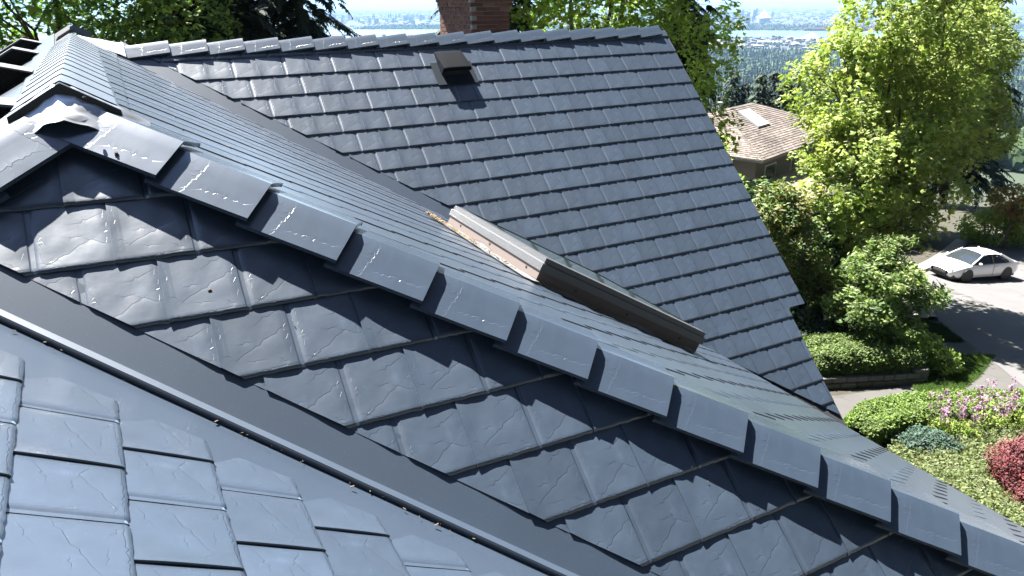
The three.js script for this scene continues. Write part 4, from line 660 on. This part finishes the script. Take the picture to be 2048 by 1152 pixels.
function scatter(name, geo, mat, pts, count, colors, seed, dy, scale, tilt, hFn) {
  const R = rng(seed), xs = pts.map((p) => p[0]), zs = pts.map((p) => p[1]), x0 = Math.min(...xs), x1 = Math.max(...xs), z0 = Math.min(...zs), z1 = Math.max(...zs), im = new THREE.InstancedMesh(geo, mat, count), mt = new THREE.Matrix4(), q = new THREE.Quaternion(), eu = new THREE.Euler(), c = new THREE.Color();
  for (let i = 0; i < count;) { const p = [lerp(x0, x1, R()), lerp(z0, z1, R())]; if (!inside(p, pts)) continue; const s = scale * (0.7 + R() * 0.6); eu.set((R() - 0.5) * tilt, R() * 6.3, (R() - 0.5) * tilt); mt.compose(V3(p[0], hg(...p) + dy + (hFn ? hFn(p[0], p[1], R) : 0), p[1]), q.setFromEuler(eu), V3(s, s, s)); im.setMatrixAt(i, mt); const k = colors[Math.floor(R() * colors.length)], j = 0.48 + R() * 0.24; im.setColorAt(i, c.setRGB(k[0] * j, k[1] * j, k[2] * j)); i++; }
  im.name = numbered(name); scene.add(shadowed(im)); return im;
}
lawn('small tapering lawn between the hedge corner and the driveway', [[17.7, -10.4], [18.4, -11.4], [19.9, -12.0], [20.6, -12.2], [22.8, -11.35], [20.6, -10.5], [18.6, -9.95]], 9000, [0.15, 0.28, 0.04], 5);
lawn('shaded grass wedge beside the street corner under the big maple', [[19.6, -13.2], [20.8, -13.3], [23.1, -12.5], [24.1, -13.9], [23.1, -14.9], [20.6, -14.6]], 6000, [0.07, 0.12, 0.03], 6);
// bed of low plants in front of the curved hedge
{
  const bed = [[13.0, -8.3], [14.2, -8.55], [15.6, -8.35], [17.0, -8.1], [18.6, -7.7], [20.5, -7.0], [23, -5.5], [21, -3], [16, -3.5], [12.5, -6]];
  const im = scatter('ground_cover', CL_FINE[0], LM, bed, 26000, [[0.22, 0.30, 0.07], [0.27, 0.34, 0.10], [0.15, 0.22, 0.05], [0.30, 0.34, 0.14]], 15, 0.05, 1.5, 1.4, (x, z, R) => 0.28 * (0.5 + 0.5 * n3(x * 1.1, z * 1.1, 3)) * (0.6 + R() * 0.4));
  tag(im, 'yellow-green low ground cover between the curved hedge and the red shrub', 'ground cover', null, 'stuff');
  bush('juniper', 'low spreading blue-green juniper in front of the curved hedge', at(14.75, -8.3), [[0, 0.2, 0, 0.62, 0.26, 0.5], [0.4, 0.22, 0.15, 0.5, 0.22, 0.42]], 1900, CL_FINE, [[0.055, 0.125, 0.10], [0.075, 0.155, 0.125], [0.04, 0.095, 0.08]], 21, { scale: 1.1, gap: -0.3 });
  const barb = bush('barberry', 'crimson-leaved rounded shrub at the right edge near the roof', at(15.35, -6.15), [[0, 0.56, 0, 1.05, 0.66, 0.95], [0.9, 0.6, 0.3, 0.95, 0.65, 0.9], [-0.5, 0.36, 0.5, 0.9, 0.4, 0.7], [0.5, 0.35, 0.9, 0.9, 0.42, 0.8]], 9500, CL_FINE, [[0.17, 0.02, 0.033], [0.23, 0.03, 0.048], [0.11, 0.014, 0.025], [0.28, 0.06, 0.07]], 22, { scale: 1.05, gap: -0.3 });
  // flowering stems
  const R = rng(44), fl = []; { const pos = []; for (let i = 0; i < 16; i++) { const y = 0.42 + R() * 0.42, a = R() * 6.3, r = 0.03 + R() * 0.05 * (1.1 - y), e = 0.016 + R() * 0.012, p = V3(Math.cos(a) * r, y, Math.sin(a) * r), t1 = V3(R() - 0.5, R() - 0.5, R() - 0.5).normalize().multiplyScalar(e * 2), t2 = V3(R() - 0.5, R() - 0.5, R() - 0.5).normalize().multiplyScalar(e * 2); for (const q of [p, p.clone().add(t1), p.clone().add(t2), p, p.clone().sub(t1), p.clone().sub(t2)]) pos.push(q.x, q.y, q.z); } const g = new THREE.BufferGeometry(); g.setAttribute('position', new THREE.Float32BufferAttribute(pos, 3)); g.computeVertexNormals(); fl.push(g); }
  const st = new THREE.CylinderGeometry(0.003, 0.005, 0.7, 4); st.translate(0, 0.35, 0);
  const mF = leafMat(0.28, 0.15, 0.25, 0.3), mS = std(0.12, 0.2, 0.06, 0.8);
  const plant = thing('flowering_plant', 'tall pink-flowered stems clumped against the curved hedge', 'flowers', at(15.95, -8.5), 0, 'pink flowering plants by the curved hedge');
  const stems = [], blooms = []; for (let i = 0; i < 6; i++) { const m = new THREE.Matrix4().compose(V3((R() - 0.5) * 0.5, 0, (R() - 0.5) * 0.3), new THREE.Quaternion().setFromEuler(new THREE.Euler((R() - 0.5) * 0.35, R() * 6, (R() - 0.5) * 0.35)), V3(1, 0.9 + R() * 0.7, 1)); stems.push(st.clone().applyMatrix4(m)); blooms.push(fl[0].clone().applyMatrix4(m)); }
  part('stem', mergeGeometries(stems), mS, plant); part('bloom', mergeGeometries(blooms), mF, plant).userData.kind = 'stuff'; leaves('foliage', plant, [[0, 0.22, 0, 0.32, 0.3, 0.28]], 120, CL_FINE, LM, G_LIME, 45, { scale: 1 });
  const spots = [[16.5, -8.45], [16.95, -8.3], [15.6, -8.55], [17.4, -8.2], [16.2, -8.15], [17.9, -8.05]], say = ['to the right of the tallest', 'in the middle of the row', 'at the left end near the juniper', 'towards the right end of the row', 'in front of the others', 'at the far right of the row'];
  spots.forEach(([x, z], i) => { const c = copyThing(plant, 'pink-flowered stems against the curved hedge, ' + say[i]); c.position.copy(at(x, z)); c.rotation.y = i * 1.3; const s = 0.8 + 0.12 * ((i * 7) % 4); c.scale.set(s, s, s); });
}
// manhole covers
{
  const g = mergeGeometries([new THREE.CylinderGeometry(0.36, 0.36, 0.01, 28), ...[...Array(5)].map((_, i) => new THREE.TorusGeometry(0.07 + i * 0.065, 0.006, 4, 24).rotateX(Math.PI / 2).translate(0, 0.006, 0))].map((x) => x.toNonIndexed()));
  const rim = new THREE.TorusGeometry(0.38, 0.02, 5, 32).rotateX(Math.PI / 2);
  [[28.5, -15.45, 'round iron manhole cover lower on the sunlit street'], [28.8, -16.4, 'round iron manhole cover nearer to the parked car']].forEach(([x, z, l]) => { const t = thing('manhole_cover', l, 'manhole', at(x, z, 0.032), 0, 'manhole covers in the street'); part('lid', g, std(0.09, 0.085, 0.085, 0.7), t); part('rim', rim, std(0.13, 0.125, 0.12, 0.8), t); t.rotation.z = -0.1; });
}
/* ------------------------------------------------------------------ the parked car */
{
  const P0 = at(32.2, -17.75, 0.03), car = thing('parked_car', 'white saloon car parked at the kerb, half hidden by maple leaves', 'car', P0, 0), inner = V3(0, 0, 0);
  const white = new THREE.MeshPhysicalMaterial({ color: new THREE.Color(0.68, 0.685, 0.69), roughness: 0.28, clearcoat: 1, clearcoatRoughness: 0.05, side: THREE.DoubleSide }), glass = new THREE.MeshPhysicalMaterial({ color: new THREE.Color(0.02, 0.025, 0.03), roughness: 0.05, side: THREE.DoubleSide }), black = std(0.02, 0.02, 0.02, 0.6), tyre = std(0.025, 0.025, 0.026, 0.85), alloy = std(0.5, 0.5, 0.52, 0.3, { metalness: 0.8 });
  // sections along the length (x forward): [x, half width, sill, shoulder height, lower width factor]
  const secs = [[-2.38, 0.62, 0.42, 0.78], [-2.3, 0.8, 0.3, 0.92], [-2.0, 0.88, 0.22, 0.99], [-1.2, 0.915, 0.2, 0.98], [0, 0.92, 0.2, 0.94], [0.9, 0.915, 0.2, 0.92], [1.5, 0.90, 0.2, 0.86], [2.0, 0.85, 0.22, 0.77], [2.3, 0.72, 0.28, 0.66], [2.4, 0.55, 0.36, 0.56]];
  const body = gridGeo(14, secs.length - 1, (u, v) => { const [x, w, lo, hi] = secs[Math.round(v * (secs.length - 1))], prof = [[-0.82, lo], [-0.95, lo + 0.08], [-1, lo + (hi - lo) * 0.35], [-0.985, lo + (hi - lo) * 0.65], [-0.95, hi - 0.06], [-0.86, hi], [-0.5, hi + 0.03], [0, hi + 0.045], [0.5, hi + 0.03], [0.86, hi], [0.95, hi - 0.06], [0.985, lo + (hi - lo) * 0.65], [1, lo + (hi - lo) * 0.35], [0.95, lo + 0.08], [0.82, lo]][Math.round(u * 14)]; return V3(x, prof[1], prof[0] * w); });
  part('body', body, white, car);
  part('underbody', boxAt(-2.2, 2.25, 0.18, 0.4, -0.75, 0.75), black, car);
  const roofS = [[-1.75, 0.70, 1.0], [-1.3, 0.66, 1.24], [-0.7, 0.62, 1.40], [0.0, 0.62, 1.44], [0.45, 0.63, 1.40], [0.85, 0.68, 1.16], [1.2, 0.74, 0.93]];
  part('greenhouse', gridGeo(6, roofS.length - 1, (u, v) => { const [x, w, h] = roofS[Math.round(v * (roofS.length - 1))], base = 0.95, pr = [[-0.86, base], [-(w + 0.06), lerp(base, h, 0.55)], [-w, h - 0.05], [0, h], [w, h - 0.05], [w + 0.06, lerp(base, h, 0.55)], [0.86, base]][Math.round(u * 6)]; return V3(x, Math.max(pr[1], 0.9), pr[0] * (v < 0.01 || v > 0.99 ? 0.95 : 1)); }), glass, car);
  part('roof_panel', gridGeo(6, 6, (u, v) => { const x = lerp(-0.95, 0.35, v), h = 1.40 + 0.055 * Math.sin(Math.PI * clamp((v + 0.1) / 1.2, 0, 1)); return V3(x, h - 0.07 * Math.pow(Math.abs(u * 2 - 1), 3) + 0.012, (u * 2 - 1) * 0.635); }), white, car);
  for (const s of [-1, 1]) {
    part('pillar', tubeGeo(V3(0.3, 1.40, s * 0.64), V3(1.22, 0.93, s * 0.84), 0.035, 0.045, 6), white, car); part('pillar', tubeGeo(V3(-0.9, 1.38, s * 0.65), V3(-1.75, 0.98, s * 0.84), 0.05, 0.08, 6), white, car); part('pillar', tubeGeo(V3(-0.25, 1.39, s * 0.655), V3(-0.3, 0.95, s * 0.87), 0.03, 0.035, 6), black, car);
    part('headlamp', (() => { const g = new THREE.SphereGeometry(0.13, 12, 8); g.scale(1.5, 0.55, 0.6); g.translate(2.16, 0.64, s * 0.62); return g; })(), std(0.5, 0.52, 0.55, 0.1), car);
    part('tail_lamp', (() => { const g = new THREE.SphereGeometry(0.12, 12, 8); g.scale(0.7, 0.6, 1.1); g.translate(-2.26, 0.83, s * 0.62); return g; })(), std(0.35, 0.02, 0.02, 0.2), car);
    part('mirror', (() => { const g = new THREE.SphereGeometry(0.1, 10, 8); g.scale(0.6, 0.7, 1); g.translate(0.82, 1.0, s * 0.99); return g; })(), white, car);
    part('door_seam', boxAt(-0.335, -0.325, 0.35, 0.9, s * 0.918 - 0.006, s * 0.918 + 0.006), black, car);
    part('handle', boxAt(-0.62, -0.42, 0.78, 0.805, s * 0.91 - 0.02, s * 0.91 + 0.02, 0.006), white, car);
    for (const x of [-1.42, 1.43]) {
      const w = part('wheel', new THREE.TorusGeometry(0.25, 0.085, 12, 28), tyre, car, V3(x, 0.335, s * 0.82)); w.scale.set(1, 1, 1.25);
      const sp = [new THREE.CylinderGeometry(0.19, 0.19, 0.03, 24, 1, true).rotateX(Math.PI / 2), new THREE.CylinderGeometry(0.05, 0.05, 0.05, 12).rotateX(Math.PI / 2)]; for (let k = 0; k < 5; k++) sp.push(boxAt(-0.02, 0.02, 0.02, 0.2, -0.012, 0.012).rotateZ(k * 1.2566)); part('rim', mergeGeometries(sp.map((g) => g.toNonIndexed())), alloy, w, V3(0, 0, s * 0.05));
      part('wheel_arch', new THREE.CylinderGeometry(0.385, 0.385, 0.24, 28).rotateX(Math.PI / 2).translate(x, 0.345, s * 0.80), black, car);
    }
  }
  part('grille', boxAt(2.36, 2.405, 0.4, 0.52, -0.38, 0.38, 0.01), black, car);
  car.rotation.y = Math.PI - 0.14; car.rotation.z = 0.08; car.scale.setScalar(0.82);
}
/* ------------------------------------------------------------------ the neighbouring house */
{
  const N0 = V(33.6, -8.95, -31.6), yaw = 0.35, nb = thing('neighbouring_house', 'low house with weathered grey-brown shake roof beyond the garden', 'house', N0, yaw);
  const R = rng(8), w = 15, d = 11, ov = 0.0, rise = 1.9, wallM = std(0.13, 0.115, 0.10, 0.9), shakeTex = dataTex(256, 128, (u, v) => { const m = 0.8 + 0.35 * n3(u * 34, v * 3, 2) + 0.2 * n3(u * 90, v * 9, 4); return [m, m * 0.985, m * 0.97]; });
  const sm = std(1, 1, 1, 0.92, { map: shakeTex, vertexColors: true });
  // local: near corner at 0; the roof runs along +x (right-back) and -z (left-back)
  const A = V3(0, 0, 0), B = V3(w, 0, 0), C = V3(w, 0, -d), D = V3(0, 0, -d), E1 = V3(d * 0.5, rise, -d / 2), E2 = V3(w - d * 0.46, rise, -d / 2);
  const shakes = (a, b, t1, t0, name, tint) => {         // eave a-b, ridge t0-t1: courses of separate shakes
    const pos = [], nor = [], col = [], uv = [], n = 26; const nrm = b.clone().sub(a).cross(t0.clone().sub(a)).normalize(); if (nrm.y < 0) nrm.negate();
    for (let i = 0; i < n; i++) {
      const k0 = i / n, k1 = (i + 1.25) / n, l0 = a.clone().lerp(t0, k0), r0 = b.clone().lerp(t1, k0), l1 = a.clone().lerp(t0, Math.min(1, k1)), r1 = b.clone().lerp(t1, Math.min(1, k1)), L = l0.distanceTo(r0); let x = 0;
      while (x < L) {
        const wd = 0.14 + R() * 0.18, x1 = Math.min(L, x + wd), u0 = x / L, u1 = (x1 - 0.008) / L, tn = (0.6 + R() * 0.8) * tint * (0.8 + 0.5 * (n3(x * 0.35, i * 0.25, 3) + 0.3)), j = (R() - 0.5) * 0.03, up0 = nrm.clone().multiplyScalar(0.035 + R() * 0.012), up1 = nrm.clone().multiplyScalar(0.004), dn = t0.clone().sub(a).normalize().multiplyScalar(j);
        const p = l0.clone().lerp(r0, u0).add(up0).add(dn), q = l0.clone().lerp(r0, u1).add(up0).add(dn), s = l1.clone().lerp(r1, u1).add(up1), t = l1.clone().lerp(r1, u0).add(up1), p2 = p.clone().addScaledVector(nrm, -0.035), q2 = q.clone().addScaledVector(nrm, -0.035);
        for (const v of [p, q, s, p, s, t, p2, q2, q, p2, q, p]) { pos.push(v.x, v.y, v.z); col.push(0.115 * tn, 0.095 * tn, 0.084 * tn); uv.push((x + v.x) * 0.6, v.y * 0.7 + R() * 0.02); }
        x = x1;
      }
    }
    const g = new THREE.BufferGeometry(); g.setAttribute('position', new THREE.Float32BufferAttribute(pos, 3)); g.setAttribute('color', new THREE.Float32BufferAttribute(col, 3)); g.setAttribute('uv', new THREE.Float32BufferAttribute(uv, 2)); g.computeVertexNormals();
    const under = part(name, polyGeo([a, b, t1, t0]), std(0.05, 0.045, 0.04, 0.95), nb); const o = part('shakes', g, sm, under); o.userData.kind = 'stuff';
  };
  shakes(A, B, E2, E1, 'roof_slope', 0.95); shakes(D, A, E1, E1.clone(), 'roof_slope', 1.15); shakes(B, C, E2, E2.clone(), 'roof_slope', 1); shakes(C, D, E1, E2, 'roof_slope', 1);  // left slope tinted lighter, front darker: sun and shade put into the shake colour
  part('wall', boxAt(0.7, w - 0.7, -4.6, -0.12, -d + 0.7, -0.7), wallM, nb);
  const fasc = std(0.2, 0.19, 0.17, 0.8); part('fascia', mergeGeometries([boxAt(0, w, -0.16, -0.01, -0.03, 0.0), boxAt(-0.03, 0, -0.16, -0.01, -d, 0)]), fasc, nb); part('soffit', boxAt(0.01, w - 0.01, -0.14, -0.1, -d + 0.01, -0.04), std(0.2, 0.19, 0.17, 0.9), nb);
  const win = (x, y, wd, h) => { const f = part('window', boxAt(x, x + wd, y, y + h, -0.72, -0.66), std(0.5, 0.48, 0.44, 0.6), nb); part('pane', boxAt(x + 0.08, x + wd - 0.08, y + 0.08, y + h - 0.08, -0.67, -0.645), std(0.03, 0.035, 0.04, 0.08), f); };
  win(2.0, -1.9, 1.6, 1.2); win(6.0, -1.9, 1.8, 1.2);
  const slopeP = (u, k, h) => { const a = A.clone().lerp(B, u), t = E1.clone().lerp(E2, u); return a.lerp(t, k).add(V3(0, h, 0)); };
  const s = part('skylight', quad(slopeP(0.24, 0.5, 0.16), slopeP(0.42, 0.5, 0.16), slopeP(0.52, 0.86, 0.16), slopeP(0.24, 0.86, 0.16)), std(0.3, 0.34, 0.37, 0.12), nb);
  part('frame', mergeGeometries([quad(slopeP(0.24, 0.5, 0.16), slopeP(0.42, 0.5, 0.16), slopeP(0.42, 0.5, 0), slopeP(0.24, 0.5, 0)), quad(slopeP(0.24, 0.5, 0.16), slopeP(0.24, 0.86, 0.16), slopeP(0.24, 0.86, 0), slopeP(0.24, 0.5, 0))]), std(0.2, 0.2, 0.2, 0.6), s);
  const fp = E1.clone().add(V3(-0.7, -0.45, 0.1)); const fl = part('flue_pipe', mergeGeometries([new THREE.CylinderGeometry(0.13, 0.13, 0.9, 16).translate(fp.x, fp.y + 0.45, fp.z), new THREE.CylinderGeometry(0.2, 0.2, 0.1, 16).translate(fp.x, fp.y + 0.98, fp.z)]), std(0.4, 0.41, 0.43, 0.4, { metalness: 0.6 }), nb);
  const lo = V3(-1.0, -2.2, 2.6); part('porch_roof', polyGeo([lo, lo.clone().add(V3(6, -0.1, 0)), lo.clone().add(V3(6, 0.9, -2.6)), lo.clone().add(V3(0.4, 0.9, -2.6))]), std(0.26, 0.2, 0.17, 0.92, { map: shakeTex }), nb); part('porch_wall', boxAt(-0.6, 5, -5, -2.35, -0.4, 2.3), std(0.3, 0.27, 0.24, 0.9), nb);
}
/* ------------------------------------------------------------------ far woods, port, city */
function far(q, t) { return V3(0.70 * q + 0.714 * t, 0, -0.714 * q + 0.70 * t); }   // q metres out, t metres to the right
{
  const R = rng(500), con = (() => { const l = []; for (let i = 0; i < 4; i++) { const g = new THREE.ConeGeometry(0.26 - i * 0.045, 0.42, 7, 1, true); g.translate(0, 0.3 + i * 0.2, 0); const P = g.attributes.position; for (let k = 0; k < P.count; k++) { P.setX(k, P.getX(k) * (0.8 + R() * 0.4)); P.setZ(k, P.getZ(k) * (0.8 + R() * 0.4)); } l.push(g); } return mergeGeometries(l).toNonIndexed(); })(); con.computeVertexNormals();
  const dec = (() => { const g = new THREE.IcosahedronGeometry(0.42, 2), P = g.attributes.position; for (let k = 0; k < P.count; k++) { const v = V3(P.getX(k), P.getY(k), P.getZ(k)), s = 1 + 0.5 * n3(v.x * 5, v.y * 5, v.z * 5); P.setXYZ(k, v.x * s, 0.5 + v.y * s, v.z * s); } g.computeVertexNormals(); return g; })();
  const mk = (name, geo, count, cols, seed, hs, ws, label) => {
    const r = rng(seed), im = new THREE.InstancedMesh(geo, std(1, 1, 1, 0.95), count), mt = new THREE.Matrix4(), q = new THREE.Quaternion(), c = new THREE.Color(); let i = 0;
    while (i < count) {
      const zone = r(); let Q, T; if (zone < 0.62) { Q = 330 + Math.pow(r(), 0.8) * 2900; T = (r() - 0.5) * Q * 0.9; } else if (zone < 0.8) { Q = 5330 + r() * 700; T = -2800 + r() * 4600; } else { Q = 2900 + r() * 1500; T = (r() - 0.5) * 3600; if (fbm(T * 0.004, Q * 0.004, 5, 3) < 0.1) continue; }
      const p = far(Q, T); if (Q < 3000 && fbm(p.x * 0.006, p.z * 0.006, 4, 3) < -0.24) continue;
      const h = hs * (0.6 + r() * 0.8), w = ws * (0.7 + r() * 0.6); mt.compose(V3(p.x, hg(p.x, p.z) - 1, p.z), q.setFromAxisAngle(V3(0, 1, 0), r() * 6.3), V3(w, h, w)); im.setMatrixAt(i, mt); const k = cols[Math.floor(r() * cols.length)], j = 0.42 + r() * 0.36; im.setColorAt(i, c.setRGB(k[0] * j, k[1] * j, k[2] * j)); i++;
    }
    im.name = name; scene.add(shadowed(im)); tag(im, label, 'forest', null, 'stuff');
  };
  mk('conifer_forest', con, 17000, [[0.02, 0.045, 0.026], [0.03, 0.055, 0.03], [0.016, 0.036, 0.024]], 501, 21, 13, 'hazy blue-green conifer woods covering the lower hillside and far shore');
  mk('broadleaf_forest', dec, 15000, [[0.05, 0.095, 0.03], [0.07, 0.12, 0.035], [0.035, 0.07, 0.025]], 502, 13, 17, 'rounded broadleaf woods mixed through the lower hillside');
  // port sheds, tanks and the pale conical heap
  const pale = std(0.24, 0.24, 0.24, 0.7), grey = std(0.14, 0.145, 0.155, 0.8), red = std(0.25, 0.06, 0.05, 0.7);
  const shed = thing('warehouse', 'long pale warehouse on the port flats by the inlet', 'warehouse', at(...(({ x, z }) => [x, z])(far(3900, 300))), 0.8, 'pale warehouses on the port flats');
  const gab = new THREE.Shape([[-12, 0], [12, 0], [12, 9], [0, 13], [-12, 9]].map(([x, y]) => new THREE.Vector2(x, y)));
  part('wall', boxAt(-30, 30, 0, 9, -12, 12), grey, shed); part('roof', mergeGeometries([quad(V3(-31, 8.9, 13), V3(31, 8.9, 13), V3(31, 13, 0), V3(-31, 13, 0)), quad(V3(-31, 8.9, -13), V3(31, 8.9, -13), V3(31, 13, 0), V3(-31, 13, 0))]), pale, shed);
  for (let i = 0; i < 55; i++) { const Q = 3350 + R() * 1000, T = -500 + (R() - 0.35) * 1700, p = far(Q, T), c = copyThing(shed, 'pale warehouse on the port flats by the inlet'); c.position.set(p.x, hg(p.x, p.z), p.z); c.rotation.y = 0.8 + (R() < 0.3 ? 1.57 : 0); const s = 0.6 + R() * 1.0; c.scale.set(s * (0.7 + R()), s * 0.9, s); }
  shed.userData.label = 'pale warehouse on the port flats by the inlet';
  const hp0 = far(4150, 330); const heap = top('mineral_heap', (() => { const g = new THREE.ConeGeometry(62, 36, 40, 8); const P = g.attributes.position; for (let k = 0; k < P.count; k++) { const s = 1 + 0.06 * n3(P.getX(k) * 0.06, P.getY(k) * 0.06, P.getZ(k) * 0.06); P.setXYZ(k, P.getX(k) * s, P.getY(k), P.getZ(k) * s); } g.computeVertexNormals(); return g; })(), std(0.4, 0.4, 0.4, 0.9), 'white conical heap rising among the port sheds', 'heap'); heap.position.set(hp0.x, hg(hp0.x, hp0.z) + 17, hp0.z);
  const silo = thing('silo', 'round pale silo in the bank at the port', 'silo', at(...(({ x, z }) => [x, z])(far(4250, 760))), 0, 'row of pale silos at the port'); part('drum', new THREE.CylinderGeometry(7, 7, 34, 20).translate(0, 17, 0), pale, silo); part('roof', new THREE.ConeGeometry(7.3, 3, 20).translate(0, 35.5, 0), grey, silo);
  for (let i = 1; i < 16; i++) { const p = far(4250 + (i % 2) * 16, 760 + i * 14), c = copyThing(silo); c.position.set(p.x, hg(p.x, p.z), p.z); }
  const crane = thing('port_crane', 'red gantry crane on the opposite shore of the inlet', 'crane', at(...(({ x, z }) => [x, z])(far(5330, 500))), 0.8, 'red port cranes on the opposite shore'); { const b = []; for (const [x, z] of [[-12, -9], [12, -9], [-12, 9], [12, 9]]) b.push(boxAt(x - 1.2, x + 1.2, 0, 42, z - 1.2, z + 1.2)); part('leg', mergeGeometries(b), red, crane); part('boom', boxAt(-45, 40, 40, 45, -3, 3), red, crane); part('mast', boxAt(-2, 2, 45, 62, -2, 2), red, crane); }
  for (let i = 1; i < 8; i++) { const p = far(5310 + R() * 40, 480 + i * 75), c = copyThing(crane); c.position.set(p.x, hg(p.x, p.z), p.z); }
  const qp = far(5290, 650); const quay = top('container_stack', new THREE.BoxGeometry(560, 14, 30), red, 'long low line of red containers along the opposite quay', 'containers'); quay.position.set(qp.x, hg(qp.x, qp.z) + 8, qp.z); quay.rotation.y = Math.atan2(-0.70, 0.714);
  const tw = thing('tower_block', 'hazy pale tower block in the city skyline across the inlet', 'building', at(...(({ x, z }) => [x, z])(far(7200, -300))), 0.4, 'tower blocks of the hazy city skyline'); part('wall', boxAt(-13, 13, 0, 85, -11, 11), std(0.32, 0.34, 0.36, 0.6), tw); part('penthouse', boxAt(-6, 6, 85, 91, -6, 6), grey, tw); for (let i = 0; i < 7; i++) part('window_band', boxAt(-13.2, 13.2, 8 + i * 11, 13 + i * 11, -11.2, 11.2), std(0.08, 0.1, 0.13, 0.2), tw);
  for (let i = 0; i < 150; i++) { const left = i > 85, Q = 6500 + Math.pow(R(), 1.4) * 2600, T = left ? lerp(-4300, -2700, R()) : -700 + (R() - 0.5) * 1500 + (Q - 6500) * 0.1, p = far(Q, T), c = copyThing(tw); c.position.set(p.x, hg(p.x, p.z), p.z); c.rotation.y = R() * 1.5; const s = 0.6 + R() * 0.6; c.scale.set(s, left ? s * (0.3 + R() * 0.4) : s * (0.35 + R() * 0.6), s); }
  const dp = far(6900, 160), dome = thing('white_dome', 'small bright white pointed dome in the middle of the far city', 'dome', V3(dp.x, hg(dp.x, dp.z), dp.z)); part('drum', new THREE.CylinderGeometry(52, 52, 40, 32).translate(0, 20, 0), pale, dome); part('roof', new THREE.ConeGeometry(54, 62, 32).translate(0, 71, 0), std(0.85, 0.85, 0.85, 0.6), dome);
  // low houses, too far and too many to count
  const hn = 5200, im = new THREE.InstancedMesh(new THREE.BoxGeometry(1, 1, 1), std(1, 1, 1, 0.85), hn), mt = new THREE.Matrix4(), q = new THREE.Quaternion(), c = new THREE.Color();
  for (let i = 0; i < hn; i++) { const Q = i < 900 ? 3100 + R() * 1250 : 5600 + Math.pow(R(), 0.7) * 9000, T = -Q * 0.75 + R() * Q * 1.1, p = far(Q, T), s = (12 + R() * 22) * (Q > 8000 ? 2 : 1); mt.compose(V3(p.x, hg(p.x, p.z) + 3, p.z), q.setFromAxisAngle(V3(0, 1, 0), R() * 3), V3(s, 7 + R() * 9, s * (0.5 + R()))); im.setMatrixAt(i, mt); const k = 0.06 + R() * R() * 0.22; im.setColorAt(i, c.setRGB(k, k * (0.93 + R() * 0.06), k * (0.85 + R() * 0.13))); }
  im.name = 'far_town'; scene.add(shadowed(im)); tag(im, 'pale specks of low town buildings spread over the hazy flats', 'town', null, 'stuff');
}
renderer.render(scene, camera);
